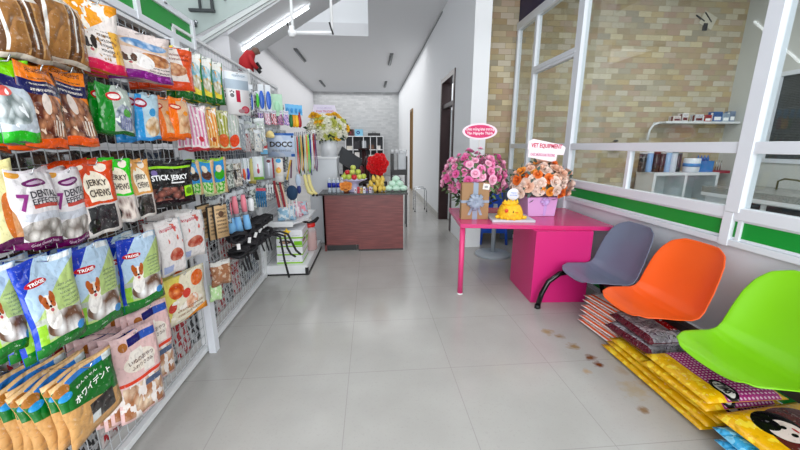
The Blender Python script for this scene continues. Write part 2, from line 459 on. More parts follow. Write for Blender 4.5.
# ---- doors in the right wall
b = B()
def frame(b, y0, y1, z1, w=.09, d=.22, x=XR - .02):
    b.bb((x, y1 - w, 0), (x + d, y1, z1)); b.bb((x, y0, 0), (x + d, y0 + w, z1)); b.bb((x, y0 + w, z1 - w), (x + d, y1 - w, z1))
frame(b, 6.55, 7.78, 3.02); b.bb((XR + .02, 6.64, 2.42), (XR + .14, 7.69, 2.50))
struct('door_frame_1', b, dkwood)
d = thing('door_1', 'white door leaf standing open in the dark maroon frame', 'door', (XR + .19, 7.69, 0)); d['kind'] = 'structure'
B().bb((0, -.045, .02), (.95, 0, 2.4)).build('door_leaf', M('pale_door', 'd8dcde', .5), d)
B().tube([(.85, -.05, 1.1), (.85, -.09, 1.1), (.75, -.09, 1.1)], .01, 8).build('door_handle', chrome, d)
b = B(); frame(b, 12.9, 13.6, 2.95, .08, .24, XR - .04)
struct('door_frame_2', b, M('ochre_wood', '8a6a3a', .45))
d = B().bb((XR + .1, 12.98, .02), (XR + .14, 13.52, 2.87)).build('door_2', M('pale_wood_door', 'b79a6a', .5)); d['kind'] = 'structure'

# ---- interior of the glazed room
XW = 6.9
b = B()
for y0, y1, z0, z1 in ((-1.5, 5.72, 1.37, 1.44), (-1.5, 5.72, 2.79, 2.86), (5.64, 5.72, 1.44, 2.79), (4.3, 4.38, 1.44, 2.79), (3.0, 3.08, 1.44, 2.79)): b.bb((XW - .02, y0, z0), (XW + .06, y1, z1))
struct('window_frame_3', b, alu)
t = NT('dark_blind_slats', .5)
ob = t.n('ShaderNodeTexCoord').outputs['Object']; s_ = t.n('ShaderNodeSeparateXYZ'); t.l(ob, s_.inputs[0])
f = t.math('FRACT', t.math('MULTIPLY', s_.outputs[2], 38.))
t.col(t.ramp(f, [(0., (.02, .025, .03)), (.5, (.09, .10, .10)), (1., (.015, .02, .025))]))
struct('window_3', B().bb((XW + .03, -1.5, 1.44), (XW + .05, 5.64, 2.79)), t.m)
t = NT('grey_granite', .25); ob = t.n('ShaderNodeTexCoord').outputs['Object']
t.col(t.ramp(t.noise(ob, 60., 4.), [(.35, '6f716e'), (.6, 'a9aaa5')]))
granite = t.m
c = thing('sink_counter', 'grey granite sink counter under the window of the glazed room', 'counter', (5.9, 3.2, 0))
B().bb((0, -2.2, .86), (.98, 2.5, .96)).build('granite_top', granite, c)
B().bb((.05, -2.15, 0), (.98, 2.45, .80)).bb((0, -2.2, .80), (.05, 2.5, .86)).build('cabinet_body', white, c)
for y in (1.5, .9, .3, -.3): B().bb((.03, y + .05, .15), (.05, y + .55, .78)).build('dark_bay_plate', black, c)  # black plates on the closed body, painted as the shade inside open bays
B().tube([(.7, 1.9, .96), (.7, 1.9, 1.10), (.62, 1.75, 1.15), (.5, 1.5, 1.15), (.42, 1.3, 1.12), (.40, 1.22, 1.06)], .014, 10).build('tap', M('brass_tap', '8f8b62', .3, .8), c)
sh = thing('wall_shelf', 'white rounded shelf on the stone wall behind the glass', 'shelf', (6.1, YS - .16, 2.06))
b = B(); b.bb((-.7, -.14, 0), (.78, .155, .035)); b.tube([(-.7, 0, .017), (-.82, 0, -.02), (-.88, 0, -.12), (-.9, 0, -.3)], .02, 8)
b.build('shelf_board', white, sh)
bm = {}
for i, (dx_, w, h, c_, lab) in enumerate(((-.42, .14, .10, 'e8ddd8', 'white and maroon box at the left end of the shelf behind the glass'), (-.26, .11, .15, 'efeae8', 'taller white box beside the maroon one on the glazed room shelf'),
        (0.02, .16, .13, 'dfe0e4', 'white box left of the red box on the glazed room shelf'), (.20, .13, .12, 'b5202c', 'red box on the shelf of the glazed room'), (.39, .17, .18, '2a6fb0', 'blue box on the shelf of the glazed room'),
        (.56, .13, .15, 'aebfce', 'pale blue box stack right of the blue box behind the glass'), (.69, .10, .19, '8fa0b8', 'grey blue box at the right end of the shelf behind the glass'))):
    m = pm('shelf_box_%d' % i, c_, [('r', .1, .15, .9, .5, 'ffffff' if i > 2 else '7a2030'), ('tx', .1, .55, .9, .9, '334466', 9)], .5, .02)
    t = thing('product_box', lab, 'box', (6.1 + dx_, YS - .16, 2.095), 0, 'boxes on the wall shelf of the glazed room')
    B().surf(lambda u, v: ((u - .5) * w, -.06, v * h), 1, 1, smooth=False).bb((-w / 2, -.0595, 0), (w / 2, .06, h)).build('carton', m, t)
# display cabinet with cans behind glass
c = thing('display_cabinet', 'low white cabinet with glass doors behind the partition glass', 'cabinet', (5.60, 6.1, 0))
b = B(); b.bb((-.5, -.22, 1.13), (.78, .22, 1.18)); b.bb((-.5, -.22, 0), (-.45, .22, 1.13)); b.bb((.73, -.22, 0), (.78, .22, 1.13)); b.bb((-.5, .2, 0), (.78, .22, 1.13)); b.bb((-.5, -.22, .02), (.78, .22, .08)); b.bb((.11, -.22, .05), (.16, .2, 1.13)); b.bb((-.45, -.2, .6), (.73, .2, .62))
b.build('cabinet_body', white, c)
for x in (-.45, .165): B().bb((x, -.225, .08), (x + .56, -.218, 1.12)).build('glass_door', glass, c)
cans = ((-.42, .13, .36, '2c2a2c', 'c8c8cc'), (-.27, .12, .37, '8fb4dc', 'f2f4f8'), (-.12, .13, .37, '3a2624', '7a2a24'), (.02, .12, .36, '4a2c2a', 'b9b4b4'), (.16, .11, .38, 'a9c4e4', 'f4f4f8'), (.29, .13, .37, 'd0d4dc', '88929c'), (.41, .10, .35, '242428', '6c6468'))
nm = ('black can at the left end', 'pale blue can next to the black one', 'dark brown can with a red stripe', 'brown can in the middle', 'light blue can with a white cap', 'silver grey can', 'black can at the right end')
for i, (x, w, h, a, b_) in enumerate(cans):
    t = thing('food_can', nm[i] + ' of the row on the display cabinet', 'can', (5.36 + x * .85, 6.08, 1.181), 0, 'tall cans on the display cabinet')
    B().lathe([(w * .46, 0), (w * .48, .01), (w * .48, h - .03)], n=20).build('can_body', pm('can_%d' % i, a, [('n', 0, 0, 1, 1, b_, 4, .55)], .3, 0.), t)
    B().lathe([(w * .49, h - .03), (w * .49, h - .005), (w * .44, h)], n=20).build('can_lid', M('can_lid_%d' % i, b_, .3), t)
t = thing('supply_tub', 'white and blue plastic tub right of the cans behind the glass', 'tub', (5.93, 6.02, 1.181))
B().lathe([(.11, 0), (.125, .02), (.13, .24), (.12, .25)], n=24).build('tub_body', pm('tubm', 'eef2f8', [('r', 0, 0, 1, 1, 'eef2f8')], .35, 0.), t)
B().lathe([(.131, .10), (.133, .10), (.133, .16), (.131, .16)], n=24).build('tub_label', M('tub_blue', '3f8fd2', .4), t)
t = thing('bottle_crate', 'blue crate of small bottles beside the white tub', 'crate', (6.22, 6.1, 1.181))
B().bb((-.14, -.1, 0), (.14, .1, .20)).build('crate_body', M('crate_blue', '2a7ac0', .4), t)
for k in range(4): B().lathe([(.025, .2), (.025, .25), (.01, .27), (.01, .30)], (-.1 + .065 * k, 0, 0), 10).build('bottle', M('blue_bottle', '2f66b0', .3), t)
t = thing('tool_shelf', 'narrow dark red edged shelf on the stone wall', 'shelf', (6.70, 6.28, 1.16))
B().bb((-.2, -.16, -.01), (.75 - .60, .16, .03)).bb((-.2, -.165, -.015), (.15, -.16, .035)).build('shelf_board', M('red_edge', '9c1c34', .4), t)
for k in range(6): B().tube([(-.15 + .05 * k, 0, .03), (-.16 + .055 * k, 0, .22)], .007, 6).build('grooming_tool', chrome, t)
t = thing('wall_hook_tray', 'small orange tray hanging on the stone wall behind the glass', 'tray', (4.70, YS - .08, 1.60))
B().lathe([(.10, 0), (.14, .03), (.15, .06)], n=20, sy=.5).build('tray_bowl', M('orange_tray', 'c8703a', .5), t)
tag(B().ball((4.66, YS - .05, 1.745), (.05, .03, .02)).build('small_camera', black), 'small black device on the stone wall above the orange tray', 'device')
t = thing('wall_decal', 'small black and white decal high on the stone wall', 'decal', (6.08, YS - .012, 3.82))
B().bb((-.02, -.01, -.12), (.06, .01, 0)).box((-.1, 0, .08), (.2, .015, .02), rot=(0, .5, 0)).box((.05, 0, .10), (.22, .015, .02), rot=(0, .8, 0)).build('decal_shape', black, t)
B().box((.06, .003, .05), (.28, .01, .22), rot=(0, .4, 0)).build('decal_ground', M('decal_cream', 'cfc8b4', .6), t)

# ================================================================ left racks
POS = {
'rawA':(-1.15,1.347,1.969,0.170,0.193,4),
'rawB':(-1.15,1.523,1.997,0.208,0.200,4),
'yel':(-1.17,1.752,2.017,0.182,0.253,18),
'purp':(-1.17,2.038,2.024,0.298,0.210,18),
'orb':(-1.22,2.410,2.035,0.252,0.218,32),
'yg1':(-1.2,2.481,1.998,0.110,0.279,32),
'yg2':(-1.2,2.656,2.003,0.116,0.282,32),
'yg3':(-1.2,2.829,2.012,0.119,0.283,32),
'yg4':(-1.2,3.009,2.020,0.122,0.281,32),
'card':(-1.12,3.221,1.924,0.204,0.344,42),
'lime':(-1.15,1.271,1.679,0.110,0.261,4),
'or1':(-1.15,1.379,1.660,0.145,0.272,4),
'or2':(-1.17,1.535,1.666,0.178,0.289,4),
'grn':(-1.15,1.743,1.717,0.146,0.211,18),
'blu':(-1.17,2.007,1.695,0.133,0.230,18),
'org0':(-1.2,2.220,1.710,0.102,0.230,18),
'org':(-1.15,2.298,1.711,0.141,0.232,18),
'pst':(-1.18,2.571,1.637,0.115,0.299,32),
'yor':(-1.18,2.761,1.634,0.104,0.302,32),
'ygr':(-1.18,2.965,1.631,0.124,0.303,32),
'clo':(-1.18,3.192,1.628,0.138,0.310,32),
'dog':(-1.15,1.155,1.359,0.104,0.264,4),
'den1':(-1.13,1.238,1.332,0.149,0.257,4),
'den2':(-1.15,1.404,1.298,0.137,0.285,4),
'jkO':(-1.15,1.540,1.305,0.170,0.297,4),
'jkG':(-1.17,1.721,1.313,0.121,0.297,18),
'jkY':(-1.19,1.893,1.304,0.103,0.289,18),
'stk':(-1.15,2.070,1.328,0.300,0.255,18),
'bl1':(-1.2,2.464,1.334,0.097,0.233,32),
'bl2':(-1.2,2.646,1.317,0.115,0.250,32),
'bl3':(-1.18,2.809,1.295,0.135,0.280,32),
'trA':(-1.15,1.072,1.038,0.109,0.272,4),
'trB':(-1.1,1.187,0.990,0.170,0.314,4),
'trC':(-1.12,1.403,0.938,0.207,0.350,4),
'trD':(-1.14,1.715,0.887,0.200,0.359,18),
'pw1':(-1.18,2.057,0.925,0.158,0.326,18),
'pw2':(-1.18,2.288,0.945,0.211,0.311,18),
'tan':(-1.15,2.679,0.976,0.115,0.261,32),
'jpA':(-1.18,1.620,0.339,0.213,0.451,18),
'jpB':(-1.22,1.809,0.377,0.215,0.452,18),
'pcs':(-1.2,2.148,0.576,0.321,0.311,18),
'hw':(-1.1,1.251,0.587,0.229,0.270,4),
'brA':(-1.2,4.293,2.037,0.140,0.299,42),
'blc':(-1.2,3.830,1.997,0.099,0.258,42),
'sky':(-1.2,5.723,2.117,0.258,0.160,55),
'docc':(-1.15,4.678,1.522,0.341,0.294,55),
'lea':(-1.2,6.721,1.072,0.460,0.810,55),
'scis':(-1.2,3.250,1.315,0.194,0.244,42),
'ycard':(-1.2,3.647,1.276,0.119,0.249,42),
'wcard':(-1.15,3.655,1.325,0.120,0.218,42),
'ccard':(-1.2,4.700,1.196,0.120,0.284,55),
'wbot':(-1.2,3.432,1.040,0.122,0.156,42),
'bbru':(-1.2,3.860,1.012,0.106,0.207,42),
'rband':(-1.2,4.592,0.779,0.171,0.430,55),
'nbru':(-1.1,4.815,0.689,0.156,0.455,55),
'yboot':(-1.2,6.500,0.774,0.235,0.419,55),
'pbru':(-1.2,3.125,0.931,0.231,0.324,32),
'harn':(-1.2,3.499,0.473,0.648,0.438,42),
'tang':(-1.22,2.757,0.521,0.164,0.311,32),
'boxes':(-1.0,4.238,0.110,0.363,0.596,42),
'shelfbag':(-1.1,5.657,0.533,0.481,0.338,55),
'jar':(-1.05,6.000,-0.126,0.283,0.539,55),
'star':(-1.15,4.617,0.467,0.096,0.124,55)

}
XG = -1.385
rack = {}
def make_rack(y0, y1, label, H=2.5):
    t = thing('wire_rack', label, 'rack', (XG, y0, 0), 0, 'wire grid display racks along the left side')
    L = y1 - y0; b = B(); s = .0016
    k = 0; y = .02
    while y < L: b.bb((-s, y - s, .08), (s, y + s, H - .02)); y += .062
    z = .08
    while z < H: b.bb((0, 0, z - s), (2 * s, L, z + s)); z += .075
    b.build('grid_panel', M('grid_wire', 'b4b8bb', .4), t)  # wire grey made darker for the shade the grid stands in
    for y in (.02, L - .02): B().bb((-.03, y - .02, 0), (.012, y + .02, H)).build('post', white, t)
    B().bb((-.03, 0, .02), (.02, L, .06)).build('base_rail', white, t)
    B().bb((-.03, 0, H - .02), (.02, L, H + .0)).build('top_rail', white, t)
    return t
rack[0] = make_rack(.55, 2.72, 'white wire grid rack nearest the camera, full of treat bags', 2.39)
rack[1] = make_rack(2.80, 4.35, 'white wire grid rack behind the nearest one, hung with brushes and harnesses')
# square post between them
t = rack[0]
B().bb((.03, 2.10, 0), (.085, 2.17, 2.37)).bb((-.02, 2.10, 2.32), (.06, 2.17, 2.36)).build('corner_post', alu, t)
def hook(X, Y, z):
    r = rack[0] if Y < 2.74 else rack[1] if Y < 4.36 else rack[2]
    px_, py_ = r.location[0], r.location[1]
    HK = B().tube([(0, 0, 0), (X + .02 - px_, 0, 0), (X + .03 - px_, 0, .02)], .0028, 6)
    HK.bb((0, -.012, -.012), (.006, .012, .03))
    HK.build('hook', chrome, r, loc=(0, Y - py_, z))

BAGF = {}
def bagfun(w, h, T, style):
    def off(u, v):
        if style == 'card': return .003
        e = max(0., 4 * u * (1 - u)) ** .55
        if style == 'pillow': s = max(0., min(1., min(v, 1 - v) / .22)) ** .6 if 0 < v < 1 else 0
        elif style == 'sachet': s = max(0., math.sin(PI * min(1, max(0, (v - .03) / .85)))) ** .7
        else: s = (max(0., min(1., (.93 - v) / .55)) ** .8) * (.75 + .25 * min(1, v / .15))
        q = 1 + .10 * math.sin(9 * u + 4 * v + w * 40) * math.cos(7 * v + 3 * u)
        return T * .5 * e * s * q + .0012
    def pos(u, v, sgn=-1):
        pin = 0.0
        if style in ('pillow', 'sachet'): pin = .05 * math.sin(PI * v) ** 2
        if style == 'doy': pin = .03 * math.sin(PI * min(1, v * 1.1))
        sd = w * 91.
        if style in ('doy', 'pillow', 'sachet'):
            pin += .022 * math.sin(13 * v + sd) * math.sin(PI * v)
            cur_ = .010 * math.sin(3.4 * v + sd) + .016 * (v ** 3) * math.sin(sd) * (2 * u - 1) + .006 * math.sin(6 * u + sd) * v
            zz = v * h + (.012 * (u - .5) * math.sin(sd * 2) + .004 * math.sin(9 * u + sd)) * (v if v > .5 else 1 - v)
        else: cur_ = 0; zz = v * h
        x = (u - .5) * w * (1 - pin) + (.010 * math.sin(sd * 3) * v if style != 'card' else 0)
        return (x, sgn * off(u, v) + cur_, zz)
    return off, pos
def bag_builder(w, h, T, style):
    b = B(); off, pos = bagfun(w, h, T, style)
    nu, nv = (10, 12) if style != 'card' else (1, 1)
    b.surf(lambda u, v: pos(u, v, -1), nu, nv)
    b.surf(lambda u, v: pos(u, v, 1), nu, nv, flip=True)
    o = (nu + 1) * (nv + 1); n = nu + 1
    # close the rim
    def rim(a, c): b.f.append((a, c, c + o, a + o)); b.mi.append(0); b.sm.append(False); b.uv[len(b.f) - 1] = [(.01, .5)] * 4
    for i in range(nu): rim(i + 1, i); rim(nv * n + i, nv * n + i + 1)
    for j in range(nv): rim(j * n, (j + 1) * n); rim((j + 1) * n + nu, j * n + nu)
    return b
_mc = {}
def make_pack(name, label, cat, w, h, T, style, mat, texts=(), loc=(0, 0, 0), rot=(0, 0, 0), group=None, part='pouch'):
    t = thing(name, label, cat, loc, 0, group); t.rotation_euler = rot
    key = (round(w, 3), round(h, 3), T, style, mat.name)
    if key not in _mc: _mc[key] = bag_builder(w, h, T, style).mesh(part, mat)
    o = bpy.data.objects.new(part, _mc[key]); col.objects.link(o); o.parent = t
    if texts:
        off, pos = bagfun(w, h, T, style)
        for s, cu, cv, tw, th, c, bold, *rest in texts:
            bt = B(); m = M('ink_' + c, c, .4)
            vs, fs = txt(s, tw * w, th * h, bold, rest[0] if rest else 0.)
            out = []
            for x, y, z in vs:
                u = cu + x / w; v = cv + z / h + (rest[1] if len(rest) > 1 else 0) * (x / w)
                p = pos(min(1, max(0, u)), min(1, max(0, v)), -1)
                out.append(((u - .5) * w * 1.0 if style == 'card' else p[0], p[1] - .0018, p[2]))
            bt.add(out, fs); bt.build('lettering', m, t)
    return t
ORD = ['', 'second one back', 'third one back', 'fourth one back', 'fifth one back', 'sixth one back', 'seventh one back', 'eighth one back']
def stack(key, what, mat, n=2, dx=.035, T=.035, style='doy', texts=(), name='treat_bag', cat='bag', dphi=0., lean=0., dz=.0, dy=.0, part='pouch', hooked=True, far=None):
    X, Y, zb, w, h, ph = POS[key]
    if style != 'card': w *= 1.10
    if far is not None: X = far
    g = None if n == 1 else what + ' on one hook'
    rz = R(90 - ph + dphi)
    rtop = 1.13 if zb > 1.95 and style != 'card' else 1.; zb -= h * (rtop - 1); h *= rtop
    fr = make_pack(name, what + (', front one' if n > 1 else ''), cat, w, h, T, style, mat, texts, (X, Y, zb), (R(lean), 0, rz), g, part)
    if hooked: hook(X, Y, zb + h - .012)
    for k in range(1, n):
        dup(fr, (X - k * dx, Y + random.uniform(-.010, .006) - .004 * k + dy * k, zb + random.uniform(-.014, .010) + dz * k), (R(lean + random.uniform(-3, 3)), R(random.uniform(-5, 5)), rz + R(random.uniform(-9, 7))), what + ', ' + ORD[k])
    return fr
def dogface(cu, cv, r, fur='b8743a'):
    return [('e', cu - r * .8, cv + r * .75, r * .38, r * .5, fur), ('e', cu + r * .8, cv + r * .75, r * .38, r * .5, fur), ('e', cu, cv, r, r * .95, 'efe8de'), ('e', cu - r * .5, cv + r * .3, r * .5, r * .6, fur),
            ('e', cu + r * .55, cv + r * .3, r * .45, r * .6, fur), ('e', cu, cv + r * .2, r * .18, r * .8, 'f2ede6'), ('e', cu - r * .35, cv + r * .25, r * .1, r * .1, '1a1412'), ('e', cu + r * .35, cv + r * .25, r * .1, r * .1, '1a1412'),
            ('e', cu, cv - r * .15, r * .2, r * .14, '1a1412'), ('e', cu, cv - r * .5, r * .28, r * .18, 'c8646a')]
# --- top row
raw = pm('rawhide_in_film', '9a7044', [('s', 0, .08, 1, .90, 'c39a66', 3.2), ('s', 0, .08, 1, .90, '6e4c2c', 6.4), ('s', .1, .08, 1, .90, 'a87c4a', 1.6), ('r', .12, .1, .17, .95, 'f2efea'), ('r', .62, .2, .66, 1, 'f2efea'), ('r', 0, 0, 1, .07, 'd9d0c4'), ('r', 0, .90, 1, 1, 'd2ccc4')], .1, .8, 8)  # the two pale upright bars are painted glints on the clear film
stack('rawA', 'clear bag of brown rawhide rolls at the far left top', raw, 4, .045, .06, 'pillow')
stack('rawB', 'clear bag of brown rawhide sticks left of the yellow dog pack', raw, 4, .045, .06, 'pillow')
y_ = pm('yellow_pink_pack', 'f0a818', [('n', .05, .5, .95, 1, 'f8f2e8', 5, .56), ('d', .5, -1, -.42, 'ece4e0'), ('r', 0, 0, 1, .15, 'd8145c'), ('r', 0, .15, 1, .17, 'f4d0dc'), ('r', .72, .15, 1, .62, 'e8b850')] + [('n', .05, .17, .95, .55, 'b88a50', 12, .6), ('tx', .45, .25, .75, .6, '443322', 14)] + dogface(.25, .34, .13, '3a2c26'), .25)
stack('yel', 'yellow and white dog treat bag with crimson bottom', y_, 3, .04, .05)
p_ = pm('purple_bottom_pack', 'e9dcd8', [('r', 0, .62, 1, .82, 'dfc4ac'), ('te', .55, .74, .40, .09, 'f2f6fa', '6d9cc8', 9.), ('te', .68, .46, .30, .14, 'e8b480', 'a4663a', 10.), ('r', 0, 0, 1, .17, '8f1e8f'), ('n', 0, .02, 1, .15, 'c25ac4', 8, .58), ('tx', .5, .19, .95, .3, '444444', 12), ('e', .42, .38, .2, .16, 'f4f0ee')] + dogface(.2, .36, .11, '6a4a3a'), .25)
stack('purp', 'white treat bag with blue beads and purple bottom', p_, 3, .045, .06)
o_ = pm('orange_bottom_pack', 'ece2dc', [('r', 0, 0, 1, .22, 'e0561a'), ('d', 1.2, .35, 1.12, 'e8652a'), ('te', .5, .5, .34, .16, 'f0c8a0', 'b4683a', 9.), ('tx', .3, .68, .9, .9, '883322', 10)], .25)
stack('orb', 'white treat bag with orange bottom and edge', o_, 3, .05, .05)
ygm = pm('yellow_green_pack', 'e8d83a', [('d', 1.4, 1, 1.35, 'f2f2ee'), ('te', .5, .62, .4, .2, 'e9f2f6', '7ab4c4', 7.), ('te', .6, .4, .35, .15, 'f0f0ec', 'b4a878', 7.), ('d', 1, -.35, .62, '2d8a3a'), ('r', 0, 0, 1, .14, '15702a'), ('n', 0, .15, 1, .9, 'f0b020', 6, .64)], .25)
for k_, w_ in (('yg1', 'leftmost'), ('yg2', 'second from left'), ('yg3', 'third from left'), ('yg4', 'rightmost')):
    stack(k_, 'yellow and green treat bag, %s of four beside the card' % w_, ygm, 2, .05, .04)
rawc = pm('dark_rawhide', '7c5632', [('n', 0, 0, 1, 1, 'a87c50', 7, .5), ('n', 0, 0, 1, 1, 'f0eee8', 5, .60), ('r', 0, .9, 1, 1, 'd8d4cc')], .15, .9, 16)
POS['rawC'] = (-1.24, 1.62, 1.83, .16, .26, 8); POS['rawD'] = (-1.26, 1.36, 1.88, .17, .2, 8)
stack('rawC', 'clear bag of thin dark chews behind the chicken strip bags', rawc, 3, .03, .04, 'pillow')
stack('rawD', 'clear bag with white header behind the lime topped bag', rawc, 2, .03, .04, 'pillow')
# --- second row
lm_ = pm('lime_navy_silver_pack', 'c3ccd4', [('r', 0, .80, 1, 1, '8edc14'), ('r', 0, .66, 1, .80, '1d1f6e'), ('te', .3, .4, .5, .2, 'e6ecee', '7e8a8a', 6.), ('r', 0, 0, 1, .13, '28b428'), ('e', .25, .6, .2, .06, 'e27068'), ('n', 0, .1, .9, .66, 'f2f5f7', 4, .6)], .2)
stack('lime', 'silver treat bag with lime top and navy band at the left edge', lm_, 3, .04, .05)
orp = pm('orange_navy_chicken_pack', 'c0754a', [('tr', 0, .12, 1, .7, 'd8a07a', '6a3420', 8.), ('r', 0, .82, 1, 1, 'ee8a1a'), ('d', .5, 1, 1.02, 'f09020'), ('r', 0, .66, 1, .82, '1f2260'), ('e', .46, .55, .10, .13, 'e8dcd4'), ('tx', .2, .84, .8, .97, '6a3410', 9), ('tx', .2, .70, .8, .79, 'e8e0d8', 12), ('n', 0, .12, 1, .5, 'f0d8c4', 7, .62), ('r', 0, 0, 1, .12, 'ee6a12'), ('s', .55, .15, .85, .35, 'efe4d8', 12.), ('d', 1, .1, .99, '1a1c3c')], .2)
stack('or1', 'orange and navy bag of chicken strips right of the lime topped one', orp, 5, .045, .045)
stack('or2', 'orange and navy bag of chicken strips left of the green packs', orp, 5, .045, .045, dphi=6)
gp = pm('green_clear_pack', 'b9c4bc', [('te', .7, .35, .34, .28, 'd4d8e4', '6a7888', 8.), ('n', .3, .1, 1, .9, 'e9efe9', 5, .6), ('r', 0, 0, .34, 1, '128a2a'), ('d', -1.2, 1, .50, '128a2a'), ('r', 0, 0, 1, .07, '15702a'), ('e', .42, .78, .22, .09, 'c8202c'), ('e', .42, .78, .17, .05, 'f0e8e4'), ('e', .75, .45, .13, .09, '5fae4a'), ('s', .5, .1, .9, .38, '8890b8', 16.)], .2)
stack('grn', 'green and clear treat bag with red oval', gp, 4, .05, .04)
bp = pm('sky_blue_pack', 'bcd3de', [('r', 0, 0, .26, 1, '3aa6e0'), ('r', 0, 0, 1, .08, '3a9ad8'), ('te', .62, .3, .32, .22, 'f2ead8', 'c8a070', 6.), ('e', .62, .62, .14, .09, '4aa0d0'), ('e', .2, .82, .24, .10, 'b02a4a'), ('e', .2, .82, .18, .05, 'e8e0ea')], .2)
stack('blu', 'sky blue edged clear treat bag left of the orange packs', bp, 3, .045, .04)
op = pm('bright_orange_pack', 'e2bd98', [('r', 0, 0, .3, 1, 'f08010'), ('r', 0, 0, 1, .12, 'f07a10'), ('r', 0, .93, 1, 1, 'f08c20'), ('e', .25, .78, .25, .07, 'c8281c'), ('e', .25, .78, .19, .035, 'f0d8c0'), ('te', .66, .4, .28, .26, 'f2d8b4', 'c8946a', 5.), ('e', .7, .62, .15, .06, 'f0a020')], .2)
stack('org0', 'bright orange treat bag, left of the orange pair', op, 3, .045, .04)
stack('org', 'bright orange treat bag, right of the orange pair', op, 3, .045, .04)
for k_, what, cs_ in (('pst', 'pink and white striped stick treat bag', ('e8dde0', 'd890b0', 'c83c50')), ('yor', 'amber stick treat bag beside the pink striped one', ('e8c890', 'e09020', 'b85a20')), ('ygr', 'olive stick treat bag with an orange oval low down', ('cfd0a0', 'a4a830', 'e07030')), ('clo', 'clear stick treat bag with a big orange circle', ('d6dad8', 'c4cfc4', 'f06030'))):
    m = pm('stick_' + k_, cs_[0], [('s', 0, .1, 1, .95, cs_[1], 5.), ('n', 0, 0, 1, 1, 'f4f0ec', 6, .62), ('e', .55, .25, .33 if k_ in ('ygr', 'clo') else .15, .17 if k_ in ('ygr', 'clo') else .06, cs_[2]), ('r', 0, 0, 1, .05, cs_[2])], .2)
    stack(k_, what, m, 3, .045, .03, 'sachet')
# --- third row
dgm = pm('cream_dog_pack', 'e9e3b4', [('e', .75, .3, .42, .34, 'd8823a'), ('e', .85, .45, .26, .25, 'efe0cc'), ('e', .6, .2, .1, .2, 'e8b080'), ('r', 0, 0, 1, .09, '6a1e5c'), ('r', 0, .9, 1, 1, 'ddd6a0')], .25)
stack('dog', 'cream treat bag with a brown long haired dog at the left edge', dgm, 2, .04, .04)
dn = pm('dental_white_pack', 'e4e0e2', [('te', .52, .22, .46, .17, 'f0ece8', '8c857f', 7.), ('r', 0, .36, 1, .46, 'cfd2da'), ('r', .32, .52, 1, .57, 'c85a50'), ('e', .5, .84, .28, .05, '7a2a70'), ('e', .5, .84, .2, .02, 'c8b0c8'), ('r', 0, 0, 1, .10, '7a1464'), ('e', .1, .95, .14, .05, 'd8a040'), ('r', .0, .97, 1, 1, 'd8d0d4')], .25)
dt = [('7', .18, .60, .20, .22, '8a2a7c', .03), ('DENTAL', .62, .70, .62, .09, '2a2430', .02), ('EFFECTS', .62, .605, .62, .075, '2a2430', .015), ('Great Dental Snack', .5, .05, .6, .035, 'e8c8e0', 0.)]
stack('den1', 'white dental chew bag with a big purple seven, left of the pair', dn, 3, .035, .05, texts=dt)
stack('den2', 'white dental chew bag with a big purple seven, right of the pair', dn, 4, .03, .05, texts=dt)
def jerky(k, c, what, ph_):
    m = pm('jerky_' + k, c, [('e', .5, .66, .34, .21, 'f4ead8'), ('r', .2, .46, .8, .60, 'f4ead8'), ('e', .72, .92, .13, .06, 'efe4d8'), ('r', 0, 0, 1, .42, 'd8d0cc'), ('tr', .08, .04, .8, .40, ph_[0], ph_[1], 7.), ('r', 0, 0, 1, .05, 'e6e0dc'), ('e', .15, .15, .12, .1, '222222'), ('e', .4, .86, .06, .05, c), ('e', .24, .93, .1, .03, 'f0e0d0')], .25)
    stack(k, what, m, 3, .035, .045, texts=[('JERKY', .5, .70, .55, .11, '3a2418', .02), ('CHEWS', .5, .57, .55, .10, '3a2418', .02)])
jerky('jkO', 'd8541c', 'burnt orange jerky chew bag', ('5a5a5c', '2c2c30'))
jerky('jkG', '3fcf2a', 'bright green jerky chew bag', ('6a3a34', 'efe4dc'))
jerky('jkY', 'e0a860', 'sand coloured jerky chew bag', ('6a6462', '34302e'))
sj = pm('black_stick_jerky', '17161a', [('r', .03, .83, .97, .88, '9ed62a'), ('tr', .1, .14, .74, .42, 'b87a6c', '2a1a1c', 8.), ('r', .77, .18, .97, .42, 'a8e020'), ('e', .87, .3, .07, .08, '6aa010'), ('e', .24, .74, .06, .06, '8a7ab0'), ('r', .52, .50, .8, .53, 'e8e8e8')], .3)
stack('stk', 'wide black stick jerky bag with a green strip', sj, 3, .045, .03, 'sachet', texts=[('STICK JERKY', .52, .62, .74, .15, 'f2f2f2', .03)])
def bluep(k, what, a):
    m = pm('blue_pet_' + k, '2f9ad2', [('r', 0, .92, 1, 1, '96c83a'), ('e', .5, .55, .3, .14, a), ('e', .45, .72, .16, .1, 'e8dcc8'), ('r', 0, 0, 1, .34, 'cfe0b0'), ('n', .1, .05, .9, .35, '58b83a', 8, .5), ('r', .8, 0, 1, 1, 'd8b890')], .3)
    stack(k, what, m, 2, .05, .03, 'sachet')
bluep('bl1', 'narrow sky blue pet pack next to the black jerky bag', '3a2a24'); bluep('bl2', 'sky blue pet pack with dark figure, middle of three', '5a2c1c'); bluep('bl3', 'sky blue pet pack with a green disc, right of three', '3fae2e')
